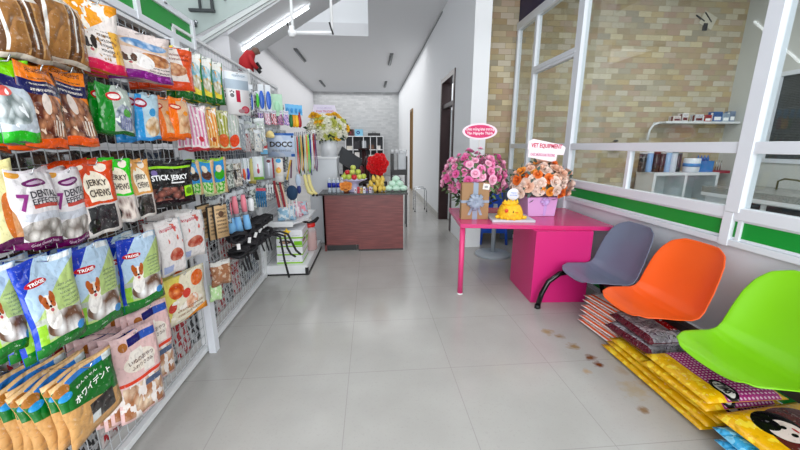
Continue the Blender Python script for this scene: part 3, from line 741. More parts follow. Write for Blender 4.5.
# --- fourth row: dog treat pouches
tr = pm('blue_green_dog_pouch', 'b9cfe2', [('d', -.9, 1, .62, '1a45b4'), ('d', .55, -1, -.36, 'b8cc8a'), ('r', .05, .16, 1, .40, 'b9bfb4'), ('te', .56, .26, .40, .15, 'ffffff', '7a5c48', 5.), ('r', 0, .08, .16, .34, '9ac83a'), ('r', 0, 0, 1, .13, '14802c'), ('e', .32, .36, .13, .13, 'f0ece8'), ('e', .80, .15, .09, .05, '4a9ad8'), ('e', .93, .24, .05, .05, 'e89a80'), ('r', 0, .1, .05, 1, '1b4fc0'), ('tx', .58, .42, .92, .68, '8a9a78', 22), ('r', .62, .93, .95, .99, 'dfe2e4'), ('e', .28, .76, .19, .038, 'c8202c')] + dogface(.34, .50, .11, 'b8672e'), .25)
tt = [('TRIXIE', .28, .76, .28, .035, 'f6f6f6', .03), ('500 g', .45, .06, .12, .02, 'd8f0d8', 0.)]
stack('trA', 'blue and green dog pouch, leftmost of four', tr, 3, .04, .055, texts=tt)
stack('trB', 'blue and green dog pouch, second from left of four', tr, 4, .04, .055, texts=tt)
stack('trC', 'blue and green dog pouch, third from left of four', tr, 4, .035, .055, texts=tt)
stack('trD', 'blue and green dog pouch, rightmost of four', tr, 4, .035, .055, texts=tt)
pw = pm('white_red_print_pack', 'e6e1e0', [('n', .3, .2, .95, .9, 'd8786a', 5, .60), ('tx', .1, .75, .8, .92, 'c03050', 9), ('te', .55, .35, .3, .12, 'e0a890', 'b8503c', 5.), ('r', .05, .05, .4, .18, 'aeb8d8'), ('d', 1, 0, .93, 'cfd4d8')], .2)
stack('pw1', 'white treat bag with red print right of the dog pouches', pw, 3, .04, .035, 'sachet')
stack('pw2', 'white treat bag with salmon print above the fried pieces', pw, 4, .04, .035, 'sachet')
stack('tan', 'kraft brown card with black print', pm('kraft_card', 'd2b48c', [('r', 0, 0, .1, 1, '2c2620'), ('r', 0, .96, 1, 1, '2c2620'), ('tx', .2, .08, .9, .9, '3a2a1c', 9), ('e', .55, .7, .2, .09, '6a4a30')], .6, .02), 3, .05, .006, 'card', part='card', name='product_card', cat='card')
pc = pm('fried_pieces_pack', 'e3dcc8', [('d', -1, .3, -.12, 'dcd070'), ('te', .3, .7, .15, .17, 'f6a860', 'c85410', 9.), ('te', .78, .78, .16, .16, 'f6b070', 'd86a1c', 9.), ('te', .62, .35, .15, .16, 'f0d0b8', 'd89a78', 9.), ('e', .5, .58, .09, .1, 'd04838'), ('e', .2, .38, .08, .1, 'c8442c'), ('n', .1, .05, .95, .5, 'efe8e0', 5, .55), ('d', .25, -1, .10, 'f0a010'), ('tx', .3, .1, .9, .3, '9a7050', 10)], .22)
stack('pcs', 'white and yellow treat bag with orange fried pieces', pc, 3, .045, .04, 'sachet')
# --- bottom rows
jp = pm('pale_pink_jp_pack', 'e8c8c6', [('r', .3, .86, .98, .95, '1c2a78'), ('r', .6, .86, .98, .95, '3a6ac0'), ('e', .5, .66, .36, .11, 'f0e6da'), ('n', .2, .5, .8, .8, 'efe8e0', 3, .5), ('r', 0, .44, 1, .48, 'e04a24'), ('tr', .05, .03, .95, .42, 'f0dcc4', 'b07850', 6.), ('n', 0, 0, 1, .44, 'ece4e0', 5, .52), ('r', .5, .33, .95, .40, '5a6a88'), ('e', .2, .88, .09, .05, 'b8783a')], .2)
jt = [('いぬのおやつ', .52, .68, .58, .055, '5a2c20', .01), ('ふわりささみ', .52, .61, .5, .045, '5a2c20', .01)]
stack('jpB', 'pale pink chicken chew bag with red band, right and farther one', jp, 5, .035, .05, texts=jt)
stack('jpA', 'pale pink chicken chew bag with red band, nearer one', jp, 6, .04, .05, texts=jt)
hw = pm('kraft_green_pouch', 'd0a56e', [('d', .25, 1, .60, '0f7a30'), ('tr', .36, .14, .84, .44, '57504c', '2a2628', 9.), ('r', .36, .14, .52, .27, 'd8dcdc'), ('r', .0, .93, 1, 1, 'dcb988'), ('r', .2, .88, .85, .95, '3a8ad0'), ('e', .12, .88, .12, .07, 'b8803c'), ('e', .12, .78, .1, .05, '3aa0d8'), ('r', .84, .86, .99, .96, 'd8e0e0')], .35)
stack('hw', 'kraft and green japanese dental chew pouch', hw, 8, .034, .03, 'sachet', dphi=3, texts=[('ホワイデント', .55, .68, .72, .10, 'f4f6f2', .02, 0., .10), ('わんちゃん', .5, .80, .42, .035, 'f4f6f2', .01, 0., .10)])

# goods hanging on the far side of the grid, seen through the wires
bk = [('c4bcba', 'a82a34', 'red printed white'), ('b4b6b8', '1c1c20', 'black printed white'), ('4a3128', '6c5240', 'brown'), ('c4b878', 'b8921a', 'yellow printed cream'), ('9a9da2', '3c4a60', 'blue printed grey'), ('2a2422', '4c3c34', 'dark brown')]  # bag colours darkened for the shade in the gaps behind the grid
bkm = [pm('far_side_%d' % i, a, [('n', .05, .05, .95, .95, c, 6, .50), ('tx', .1, .6, .9, .9, c, 8)], .3) for i, (a, c, n) in enumerate(bk)]
rows = ((.10, 'bottom row', (3, 4, 0, 1, 0, 4, 0, 1, 0, 1)), (.47, 'second row', (2, 5, 0, 0, 1, 0, 0, 1, 0, 5)), (.88, 'third row', (5, 2, 5, 2, 5, 2, 1, 0, 5, 2)), (1.28, 'fourth row', (2, 5, 2, 5, 2, 5, 2, 5, 4, 5)), (1.68, 'fifth row', (5, 2, 2, 5, 5, 2, 5, 4, 5, 2)), (2.06, 'top row', (2, 5, 2, 5, 2, 2, 5, 5, 2, 5)))
cols_ = ('nearest the camera', 'second from the near end', 'third from the near end', 'left of the rack middle', 'at the rack middle', 'right of the rack middle', 'fourth from the square post', 'third from the square post', 'second from the square post', 'beside the square post')
pr = {}
for z, rn_, ids in rows:
    for j, ci in enumerate(ids):
        lab = '%s bag behind the wire grid, %s, %s' % (bk[ci][2], rn_, cols_[j])
        loc = (-1.455, .98 + j * .186, z)
        if ci not in pr: pr[ci] = make_pack('back_stock_bag', lab, 'bag', .19, .36, .05, 'pillow', bkm[ci], (), loc, (0, 0, R(90)), 'bags on the far side of the near wire grid')
        else: dup(pr[ci], loc, (0, 0, R(90 + random.uniform(-6, 6))), lab)
cols2 = ('beside the square post', 'second from the square post', 'at the rack middle', 'right of the rack middle', 'third from the far end', 'second from the far end', 'at the far end')
for z, rn_, ids in ((.12, 'bottom row', (1, 0, 1, 0, 1, 4, 4)), (.50, 'second row', (0, 1, 0, 0, 1, 1, 4)), (.9, 'third row', (5, 1, 4, 5, 4, 1, 4)), (1.3, 'fourth row', (4, 5, 4, 1, 4, 4, 4)), (1.7, 'top row', (5, 4, 4, 1, 4, 4, 4))):
    for j, ci in enumerate(ids):
        dup(pr[ci], (-1.455, 2.96 + j * .2, z), (0, 0, R(90 + random.uniform(-6, 6))), '%s bag behind the farther grid, %s, %s' % (bk[ci][2], rn_, cols2[j]), 'bags on the far side of the farther wire grid')

# ================================================================ gondola, end of the left side
g = thing('gondola_shelf', 'white gondola shelf unit with a low base in front of the counter', 'shelf unit', (-1.385, 4.38, 0))
rack[2] = g
B().bb((0, 0, 0), (.535, 1.25, .012)).bb((.005, .005, .0), (.53, 1.245, .13)).build('base_deck', white, g)
B().bb((.50, -.012, .0), (.54, .02, .10)).bb((-.02, -.006, -.0), (.54, .012, .018)).bb((.53, 0, 0), (.545, 1.25, .02)).build('kick_edge', black, g)
b = B(); s = .003; y = 0
while y < 1.25: b.bb((-s, y - s, .13), (s, y + s, 2.48)); y += .06
z = .16
while z < 2.5: b.bb((0, 0, z - s), (2 * s, 1.25, z + s)); z += .08
b.build('grid_panel', white, g)
B().bb((-.03, -.01, 0), (.01, .03, 2.5)).build('post', white, g); B().bb((-.03, 1.22, 0), (.01, 1.26, 2.5)).build('post', white, g)
B().bb((-.03, 0, 2.48), (.02, 1.25, 2.52)).build('top_rail', white, g)
B().bb((-.04, .02, .1), (-.03, 1.24, 2.45)).build('back_sheet', M('grey_sheet', 'b9bbbf', .6), g)
b = B(); b.prism([(.01, .10), (.36, .10), (.50, .45), (.50, 1.1), (.01, 1.1)], .655, .675, 'z'); b.bb((.02, .09, .63), (.36, .105, .70))
b.build('shelf_board', white, g)
# white cartons
cm = pm('white_lime_carton', 'e9eaee', [('r', 0, 0, 1, .16, '9ad02c'), ('tx', .1, .3, .5, .42, '8a94a8', 9), ('tx', .6, .3, .9, .4, '8a94a8', 9), ('r', 0, .16, 1, .19, 'c8dca0')], .45, .03)
cm2 = pm('white_lime_carton_puppy', 'e9eaee', [('r', 0, 0, 1, .16, '9ad02c'), ('e', .35, .6, .25, .22, '4a3428'), ('e', .3, .55, .16, .14, 'c8a890'), ('r', .68, .2, 1, .7, '8ccc20')], .45, .03)
def carton(name, label, cat, w, d, h, m, loc, rz=0, grp=None, sidem=None):
    t = thing(name, label, cat, loc, rz, grp)
    b = B()
    b.surf(lambda u, v: ((u - .5) * w, -d / 2, v * h), 1, 1, smooth=False)
    b.surf(lambda u, v: (w / 2, (u - .5) * d, v * h), 1, 1, smooth=False)
    b.surf(lambda u, v: (-w / 2, (.5 - u) * d, v * h), 1, 1, smooth=False)
    b.surf(lambda u, v: ((.5 - u) * w, d / 2, v * h), 1, 1, smooth=False)
    b.add([(-w / 2, -d / 2, h), (w / 2, -d / 2, h), (w / 2, d / 2, h), (-w / 2, d / 2, h), (-w / 2, -d / 2, 0), (w / 2, -d / 2, 0), (w / 2, d / 2, 0), (-w / 2, d / 2, 0)], [(0, 1, 2, 3), (7, 6, 5, 4)], uvs=[(.01, .95)] * 8)
    b.build('carton', m, t); return t
for k, w_ in enumerate(('bottom', 'second from the bottom', 'third from the bottom', 'topmost')):
    carton('pet_carton', 'white carton with lime stripe on the gondola base, %s in its stack' % w_, 'box', .33, .42, .113, cm2 if k == 2 else cm, (-1.10 + .006 * k, 4.68, .131 + k * .114), R(1.5 * (k % 2)), 'stacked white cartons')
# jar
t = thing('treat_jar', 'large clear jar of pink treats with a red screw lid', 'jar', (-.93, 5.10, .131))
B().lathe([(.088, 0), (.098, .02), (.098, .31), (.075, .35), (.075, .355)], n=24).build('jar_body', M('jar_plastic', 'e8dcdc', .1, alpha=.35), t)
B().lathe([(.086, .005), (.094, .02), (.094, .27), (.08, .275)], n=24).build('treats', pm('jar_treats', 'e0a09c', [('te', .5, .5, .9, .9, 'f0c4bc', 'a04a4a', 9.)], .5, .2, 30), t)
B().lathe([(.08, .355), (.084, .36), (.084, .405), (.07, .41)], n=24).build('screw_lid', M('red_lid', 'd3221c', .35), t)
o = B().tube([(-.10, 0, .44), (0, 0, .40), (.08, .05, .43), (.12, .1, .47)], [.012, .03, .03, .02], 8).build('black_pouch', black); o.location = (-.93, 5.10, .131); tag(o, 'small black pouch lying on the red lid of the treat jar', 'pouch')
# star toy
def star(r, d):
    b = B(); pts = []
    for k in range(10):
        a = PI / 2 + k * PI / 5; q = r if k % 2 == 0 else r * .5
        pts.append((q * math.cos(a), q * math.sin(a)))
    n = 10; vs = [(x, -d * .3, z) for x, z in pts] + [(0, -d, 0)] + [(x, d * .3, z) for x, z in pts] + [(0, d, 0)]
    fs = [(i, (i + 1) % n, n) for i in range(n)] + [((i + 1) % n + 11, i + 11, 21) for i in range(n)] + [(i, i + 11, (i + 1) % n + 11, (i + 1) % n) for i in range(n)]
    b.add(vs, fs); return b
t = thing('star_toy', 'yellow star shaped toy hanging beside the white cartons', 'toy', (-1.07, 4.3, .60))
star(.058, .03).build('star', M('toy_yellow', 'f2c81a', .4), t, bevel=.003); B().tube([(0, 0, .05), (0, .01, .22)], .002, 6).build('cord', white, t)

# ---------------- small goods on rack 2 and the gondola
def blister(name, label, cat, X, Y, z, w, h, rz, card, body, bh=.55, bw=.5, grp=None):
    t = thing(name, label, cat, (X, Y, z), rz, grp)
    B().bb((-w / 2, 0, 0), (w / 2, .002, h)).build('backing_card', card, t)
    B().ball((0, -.012, h * .42), (w * bw * .5, .014, h * bh * .5), 14).build('product_body', body, t)
    return t
FC = R(28)
cardw = pm('clear_card', 'd5dce2', [('tx', .1, .8, .9, .95, '5a6a8a', 10), ('r', 0, .0, 1, .1, 'e6eaee')], .3, .1)
blister('bottle_pack', 'blue bottle shaped pack atop the farther rack, beside the blue comb', 'pack', -1.23, 4.28, 2.05, .06, .29, FC, cardw, M('toy_blue', '2a62c8', .25), .7, .95)
blister('bottle_pack', 'blue bottle shaped pack atop the farther rack, beside the pale green striped bag', 'pack', -1.165, 4.32, 2.05, .06, .29, FC, cardw, MATS['toy_blue'], .7, .95)
blister('comb_pack', 'blue comb in a clear pack just right of the paw print card', 'pack', -1.275, 4.05, 2.03, .05, .27, FC, cardw, MATS['toy_blue'], .8, .7)
blister('brush_pack', 'green handled brush in a clear pack near the top of the farther rack', 'pack', -1.27, 4.25, 2.09, .045, .17, FC, cardw, M('toy_green', '4cc830', .4), .9, .9)
blister('ribbon_pack', 'pale green striped bag at the top of the farther rack', 'pack', -1.105, 4.45, 2.01, .13, .25, FC, pm('mint_bag', 'bfe0c8', [('s', 0, 0, 1, 1, 'eef4f0', 4.), ('r', .0, .85, 1, 1, '3a3a3c')], .3, .3), M('mint', 'a8dcb8', .4), .5, .5)
for k in range(4):
    blister('toy_bag', 'sky blue topped toy bag above the hanging ropes, %s' % ('leftmost', 'second from left', 'third from left', 'rightmost')[k], 'bag', -1.07 + .045 * k, 4.82 + .05 * k, 2.06, .055, .13, FC * .6, M('sky_card', '5ab4e6', .4), M('sky_dark', '3a96d8', .4), .5, .6, 'sky blue topped toy bags')
for k, (c, n_) in enumerate((('1f7a3c', 'green'), ('f2a410', 'amber'), ('f6c41c', 'yellow'), ('a8202c', 'dark red'))):
    t = thing('rubber_toy', n_ + ' drop shaped rubber toy hanging under the sky blue bags', 'toy', (-1.05 + .033 * k, 4.9 + .02 * k, 1.90))
    B().lathe([(.008, 0), (.026, .02), (.03, .07), (.022, .14), (.010, .19), (.006, .2)], n=14).build('toy_body', M('rub_' + n_.replace(' ', '_'), c, .35), t)
# pink and purple row of clear sachets
pkm = [pm('mini_sachet_%d' % i, a, [('n', 0, 0, 1, 1, c, 5, .5), ('r', 0, .75, 1, 1, 'e4e2ec'), ('tx', .1, .8, .9, .95, '402a70', 12)], .25) for i, (a, c) in enumerate((('c88aa8', '5a3a7a'), ('7a6ab8', 'e0c0d8'), ('d8a0b4', 'f0e4ec'), ('b0304a', 'e8d0d8')))]
for k in range(6):
    make_pack('charm_sachet', ('pink and violet', 'violet', 'rose', 'dark red', 'pale pink', 'lilac')[k] + ' sachet in the row under the blue bottle packs', 'sachet', .065, .17, .02, 'sachet', pkm[k % 4], (), (-1.33 + .063 * k, 4.30 + .04 * k, 1.905), (0, 0, FC), 'sachets in the row under the blue packs')
clm = pm('clear_toy_bag', 'ccd2cf', [('n', 0, 0, 1, .8, 'f4f6f4', 5, .55), ('n', 0, .1, 1, .8, '9cc4a0', 4, .62), ('r', 0, .88, 1, 1, 'e8ecec'), ('e', .4, .2, .2, .08, 'd0a030'), ('tx', .2, .5, .8, .7, '888888', 9)], .15, .6)
mx_ = [('clear toy bag with white contents left of the cream balls', -1.40, 4.0, 1.66, .11, .29), ('clear toy bag with pale green contents left of the cream balls', -1.30, 4.1, 1.66, .11, .30)]
for lab, X, Y, z, w, h in mx_: make_pack('toy_bag', lab, 'bag', w, h, .04, 'pillow', clm, (), (X + .08, Y, z), (0, 0, FC)); 
for k, (lab, X, z, w, h) in enumerate((('grey clear accessory bag above the scissors', -1.28, 1.62, .10, .30), ('silver accessory bag left of the clear toy bags', -1.22, 1.90, .09, .22), ('clear accessory bag with a red cap above the yellow card', -1.26, 1.60, .09, .22), ('white accessory bag right of the red capped one', -1.16, 1.60, .09, .22))):
    make_pack('accessory_bag', lab, 'bag', w, h, .03, 'pillow', pm('acc_%d' % k, ('aab2b8', 'c4ccd2', 'c9c2c4', 'd8d8d4')[k], [('n', 0, 0, 1, 1, ('e6eaec', '5a6a78', 'a84a50', '8aa0b0')[k], 6, .58), ('r', 0, .85, 1, 1, 'dde2e6')], .15, .6), (), (X, 3.62 + .06 * k, z), (0, 0, R(40)))
for X, w_ in ((-1.30, 'amber'), (-1.20, 'cream and yellow')):
    t = thing('plush_ball', w_ + ' plush ball toy left of the big lettered card', 'toy', (X, 4.4, 1.745))
    B().ball((0, 0, .05), .045, 12, jit=.08).ball((.03, -.01, .03), .025, 10).ball((-.035, 0, .035), .022, 10).build('plush_body', M('plush_' + w_[:5], 'e8a820' if w_ == 'amber' else 'f2dc98', .9), t)
    B().tube([(0, 0, .09), (0, .02, .15)], .002, 6).build('cord', white, t)
t = carton('small_box', 'small red and white box left of the lettered card', 'box', .08, .03, .13, pm('redwhite_box', 'c8262a', [('r', 0, 0, 1, .38, '7ac0e4'), ('r', 0, .38, 1, .5, 'eef0f2')], .4, .02), (-1.289, 4.4, 1.563), FC)
# lettered card
dm = pm('lettered_card', 'c3d2e8', [('r', 0, .9, 1, 1, '3f78c0'), ('n', 0, 0, 1, .9, 'd4deec', 3, .5), ('r', .86, .0, 1, .12, '3a78c4'), ('e', .93, .85, .04, .05, '2a3a5a'), ('tx', .15, .22, .85, .30, '2a2c34', 16)], .4, .05)
make_pack('toy_card', 'pale blue card with big black letters near the hanging ropes', 'card', .32, .29, .02, 'card', dm, [('DOCC', .5, .53, .84, .24, '0c0c10', .05)], (-1.118, 4.55, 1.525), (0, 0, R(8)), None, 'printed_card')
# ropes and leashes
rc = ['b9ccd8', 'c83a3a', '3a8a5a', 'd8a83a', '1c1c24', 'c9d8b0', 'e88a3a', '90d83a', '2a3a8a', 'e4e4e4', 'a82030', '6a3a6a']
rn2 = ['pale blue', 'red', 'green', 'ochre', 'black', 'pale green', 'orange', 'lime', 'navy', 'white', 'crimson', 'plum']
for k in range(12):
    X = -1.01 + .0215 * k; y = 4.9 + .017 * k; z1 = 1.79 + .004 * k; z0 = 1.31 - .03 * (k % 3) + (.05 if k > 9 else 0)
    t = thing('rope_leash', rn2[k] + ' rope leash hanging in the bunch at the end of the gondola', 'leash', (X, y, z0))
    B().tube([(0, 0, z1 - z0), (.005, 0, .3), (.012 * (1 if k % 2 else -1), .01, .1), (0, 0, 0), (-.012, .012, .05), (-.008, .012, z1 - z0 - .02)], .006, 6).build('rope', M('rope_' + rn2[k].replace(' ', '_'), rc[k], .8), t)
    B().box((0, 0, z1 - z0 + .02), (.012, .008, .05)).build('clasp', chrome, t)
# second-row small goods
def scissors(lab, X, Y, z, c):
    t = thing('grooming_tool', lab, 'tool', (X, Y, z), FC + R(10), 'tools with coloured handles')
    B().tube([(0, 0, .02), (.005, -.012, .07), (0, -.012, .13)], [.012, .014, .009], 8).build('handle', M('tool_' + c, c, .35), t)
    B().box((0, -.008, .175), (.012, .003, .10)).build('blade', chrome, t)
    B().bb((-.02, .002, .0), (.02, .004, .23)).build('backing_card', cardw, t)
for k, (c, n_) in enumerate((('2a3a9a', 'navy'), ('1c1c20', 'black'), ('c8202c', 'red'), ('e0542c', 'vermilion'), ('3a3ab0', 'royal blue'))):
    scissors('grooming tool with a %s handle in the row above the pink brushes' % n_, -1.325 + .02 * k, 3.40 + .06 * k, 1.31, c)
make_pack('yellow_card', 'narrow pale yellow card beside the coloured tools', 'card', .075, .26, .01, 'card', pm('pale_yellow_card', 'dcd694', [('r', 0, 0, 1, .1, 'b8a860'), ('e', .5, .85, .2, .05, 'a08a50')], .4, .05), (), (-1.262, 3.8, 1.27), (R(0), R(8), FC), None, 'printed_card')
make_pack('toy_card', 'white card with a red figure and lime edge', 'card', .11, .24, .01, 'card', pm('white_red_figure', 'e2e8ea', [('r', 0, 0, 1, .12, '96cc3c'), ('e', .45, .38, .12, .12, 'b83058'), ('e', .45, .58, .05, .12, 'b83058'), ('d', 1, 0, .9, 'a8c8b0')], .35, .05), (), (-1.19, 3.82, 1.31), (0, 0, FC), None, 'printed_card')
make_pack('toy_card', 'clear blister card with a pale blue wand right of the red figure card', 'card', .11, .23, .01, 'card', pm('wand_card', 'c4c8d0', [('r', .4, .1, .55, .8, 'dfe6f2'), ('e', .5, .85, .2, .08, '7a2a3a'), ('r', .85, 0, 1, 1, 'a8324a')], .35, .05), (), (-1.19, 4.2, 1.29), (0, 0, R(20)), None, 'printed_card')
make_pack('toy_card', 'cream card with an orange duck and a blue disc at the top', 'card', .105, .29, .01, 'card', pm('duck_card', 'e6e2dc', [('e', .45, .5, .3, .12, 'f0c860'), ('e', .5, .58, .14, .06, 'e89a40'), ('r', .1, .05, .9, .25, 'f0f0f0'), ('e', .5, .9, .3, .09, '46a8d8')], .35, .05), (), (-1.135, 4.42, 1.22), (0, 0, R(15)), None, 'printed_card')
t = thing('collar', 'yellow and plum collar strap hanging left of the rope bunch', 'collar', (-1.08, 4.7, 1.22))
B().box((0, 0, .13), (.022, .004, .27), rot=(0, .25, 0)).build('strap', M('yel_strap', 'd8b040', .6), t); B().box((.03, .01, .14), (.02, .004, .24), rot=(0, .1, 0)).build('strap_lining', M('plum_strap', '5a2a4a', .6), t)
for X, w_ in ((-1.257, 'left'), (-1.195, 'right')):
    t = thing('spray_bottle', 'plain white bottle, %s of the pair above the harnesses' % w_, 'bottle', (X, 3.5, 1.03), 0, 'pair of white bottles')
    B().lathe([(.022, 0), (.027, .01), (.027, .11), (.012, .13)], n=16).build('bottle_body', M('bottle_white', 'e8eaec', .4), t); B().lathe([(.013, .13), (.013, .155)], n=12).build('bottle_cap', M('grey_cap', '9aa0a4', .4), t)
for k in range(5):
    t = thing('grooming_brush', 'slim blue brush in the row left of the dark red leash, ' + ('leftmost', 'second from left', 'in the middle', 'second from right', 'rightmost')[k], 'brush', (-1.262 + .024 * k, 3.88, 1.0), 0, 'slim blue brushes')
    B().tube([(0, 0, 0), (0, 0, .10)], [.008, .010], 8).tube([(0, 0, .10), (0, 0, .18)], .011, 8).build('brush_handle', M('brush_blue', '1f6f9e', .4), t)
    B().bb((-.01, -.002, .18), (.01, .002, .21)).build('hang_tag', M('tag_red_white', 'd84a60' if k < 2 else 'e6e6ea', .5), t)
for k in range(3):
    t = thing('white_clip', 'white plastic clip above the blue brushes, ' + ('left', 'middle', 'right')[k], 'clip', (-1.20 + .03 * k, 4.1, 1.125), 0, 'white clips')
    B().box((0, 0, .05), (.012, .01, .1)).box((0, -.01, .085), (.02, .01, .02)).build('clip_body', white, t)
for k in range(2):
    t = thing('leash_band', ('dark red leash band folded on a hook', 'dark red and cream leash band right of the first one')[k], 'leash', (-1.17 + .06 * k, 4.4 + .03 * k, .87), 0)
    B().box((-.01, 0, .2), (.03, .006, .34), rot=(0, -.12, 0)).build('band', M('band_red', '8e1c28', .6), t); B().box((.022, -.005, .17), (.014, .005, .30), rot=(0, -.18, 0)).build('band_edge', M('band_cream', 'd8c0a8', .6), t)
t = thing('duster_brush', 'navy bristle brush with white handles below it', 'brush', (-1.03, 4.6, .73))
B().ball((-.005, 0, .33), (.075, .05, .10), 14, jit=.06).build('bristles', M('navy_bristle', '1d3a58', .9), t)
for k in range(3): B().tube([(-.05 + .045 * k, 0, .26), (-.055 + .055 * k, -.01, 0)], .008, 8).build('brush_handle', white, t)
t = thing('toy_boot', 'pair of pale yellow boots hanging under the ropes', 'boots', (-.92, 4.9, .97))
for s_ in (0, 1):
    b = B(); b.tube([(0 + .05 * s_, .02 * s_, .30), (.02 + .05 * s_, .02 * s_, .16), (.05 + .06 * s_, 0, .06), (.11 + .05 * s_, -.02, .03)], [.022, .024, .026, .02], 10)
    b.build('boot', M('boot_yellow', 'd8cc88', .6), t); B().ball((.11 + .05 * s_, -.02, .015), (.022, .02, .018), 10).build('boot_sole', black, t)
t = thing('cleaning_glove', 'navy and pale blue mitt left of the yellow boots', 'mitt', (-.99, 4.8, 1.0))
B().ball((0, 0, .2), (.035, .015, .09), 12).build('mitt_top', M('mitt_pale', 'b8c8dc', .7), t); B().ball((.005, 0, .08), (.03, .015, .06), 12).build('mitt_tip', M('mitt_navy', '28387a', .7), t)
for k, (X, Y) in enumerate(((-1.295, 3.2), (-1.258, 3.26), (-1.215, 3.36))):
    t = thing('bathing_brush', 'pink and sky blue brush toy, ' + ('leftmost', 'middle', 'rightmost')[k] + ' of the three', 'brush', (X, Y, .88), FC, 'pink and blue brush toys')
    B().tube([(0, 0, .33), (0, 0, .26), (.004, 0, .17)], [.018, .026, .024], 12).build('pink_top', M('toy_pink', 'ee8a9a', .5), t)
    B().tube([(.004, 0, .17), (.008, 0, .14)], [.024, .026], 12).build('grey_collar', M('toy_grey', '8a8890', .5), t)
    B().tube([(.008, 0, .14), (.012, 0, .07), (.016, 0, 0)], [.026, .032, .036], 12).build('blue_bristles', M('toy_sky', '7cb8e8', .7), t)
# harnesses
hm = M('black_webbing', '17151a', .7)
hw_ = ('by the pink brushes', 'second from the pink brushes', 'third from the pink brushes', 'fourth from the pink brushes', 'in the very middle', 'fourth from the cartons', 'third from the cartons', 'second from the cartons', 'by the white cartons')
for row in range(2):
  for k in range(9):
    X = -1.24 - .03 * (k % 2); Y = 3.2 + .105 * k; z = (.80, .64)[row]
    t = thing('dog_harness', 'black webbing dog harness in the %s row, %s' % (('upper', 'lower')[row], hw_[k]), 'harness', (X, Y, z), R(35 + random.uniform(-15, 15)), 'black harnesses on the farther rack')
    b = B()
    for j in range(4):
        w_ = random.uniform(.045, .08); h_ = random.uniform(.04, .07); x0 = random.uniform(-.03, .03)
        b.tube([(x0 - w_, -.02 * j + .03, .06), (x0 - w_ * .9, -.02 * j + .02, .06 - h_ * .7), (x0, -.02 * j, .06 - h_), (x0 + w_ * .9, -.02 * j + .02, .06 - h_ * .6), (x0 + w_, -.02 * j + .03, .07), (x0, -.02 * j + .01, .085)], .016, 6, closed=True)
    b.build('webbing_loops', hm, t)
    B().box((0, -.075, .0), (.035, .012, .03)).build('buckle', M('dark_buckle', '2c2a2e', .3), t)
    if row:
        b = B(); x0 = random.uniform(-.04, .04)
        b.tube([(x0, -.02, .02), (x0 + .01, -.03, -.06), (x0 + .03, -.03, -.13 - .03 * (k % 3))], .009, 6)
        b.build('hanging_strap', hm, t)
    elif k % 2 == 0 or k > 6: B().box((-.02, -.085, -.03), (.03, .003, .055), rot=(0, .1 * k, 0)).build('price_tag', M('tag_white', 'ececec', .5), t)
for k, pts in enumerate(([(-1.22, 4.08, .66), (-1.10, 4.12, .66), (-1.02, 4.15, .62), (-.98, 4.15, .52), (-.93, 4.12, .42), (-.87, 4.10, .37)], [(-1.22, 4.04, .64), (-1.12, 4.08, .64), (-1.05, 4.12, .60), (-1.03, 4.12, .45), (-.99, 4.1, .38), (-.93, 4.08, .35)], [(-1.24, 4.0, .64), (-1.16, 4.05, .64), (-1.10, 4.1, .60), (-1.07, 4.1, .3), (-1.03, 4.1, .08)])):
    o = B().tube(pts, .013, 8).build('webbing_strap', hm); tag(o, ('upper black strap end reaching out in front of the white cartons', 'lower black strap end reaching out below the upper one', 'long black strap hanging down beside the gondola base')[k], 'strap')
# kraft pouch hung low on the post + pale green pouch
hook(-1.2, 2.68, .78)
t = make_pack('chew_bag', 'clear bag of brown chews hanging beside the square post', 'bag', .17, .20, .05, 'pillow', pm('brown_chew_bag', 'a87a5a', [('n', 0, 0, 1, 1, 'd0b8a4', 4, .55), ('r', 0, .85, 1, 1, 'd6d4d0')], .2, .6), (), (-1.2, 2.68, .585), (0, 0, R(55)))
t = make_pack('chew_bag', 'pale lime bag peeking out below the brown chew bag', 'bag', .10, .14, .03, 'pillow', pm('pale_lime_bag', 'c6e6b0', [('n', 0, 0, 1, 1, 'e8f4dc', 4, .55)], .3), (), (-1.25, 2.66, .46), (0, 0, R(55)))
# bags on the gondola shelf
for k, (c, c2, n_) in enumerate((('a8cce2', 'e8f2f8', 'pale blue'), ('e6bccb', 'f4e8ee', 'pale pink'), ('c2d4e0', 'e89aa8', 'blue and coral'))):
    make_pack('litter_bag', n_ + ' plastic bag lying on the gondola shelf above the cartons', 'bag', .24 - .02 * k, .20, .12, 'pillow', pm('shelf_pack_%d' % k, c, [('n', 0, 0, 1, 1, c2, 3, .5)], .2, .6), (), (-1.14 + .06 * k, 4.66 + .18 * k, .678), (R(-12), 0, R(20)), 'plastic bags on the gondola shelf')
dens = [pm('mixed_acc_%d' % q, a, [('n', 0, 0, 1, 1, c, 6, .5), ('n', 0, 0, 1, 1, d_, 9, .6), ('r', 0, .86, 1, 1, 'cdd2d6'), ('tx', .1, .5, .9, .7, '3a3a44', 9)], .15, .7) for q, (a, c, d_) in enumerate((('8f969c', 'd8dcde', '3a3e44'), ('a8adb0', 'e6e8e8', '6a3a44'), ('7c8890', 'c9d2d6', '2a4a6a'), ('b4b0aa', 'e8e4dc', '8a7a4a'), ('9aa49c', 'dfe6e0', '3a5a44'), ('6c6a72', 'b8b6be', '1c1c22')))]
dn_ = ('silver and charcoal', 'silver and plum', 'grey and navy', 'beige', 'sage grey', 'dark grey')
cw_ = ('at the near end', 'second from the near end', 'third from the near end', 'fourth from the near end', 'fifth from the near end', 'sixth from the near end', 'seventh from the near end', 'middle one', 'seventh from the far end', 'sixth from the far end', 'fifth from the far end', 'fourth from the far end', 'third from the far end', 'second from the far end', 'at the far end')
dp = {}
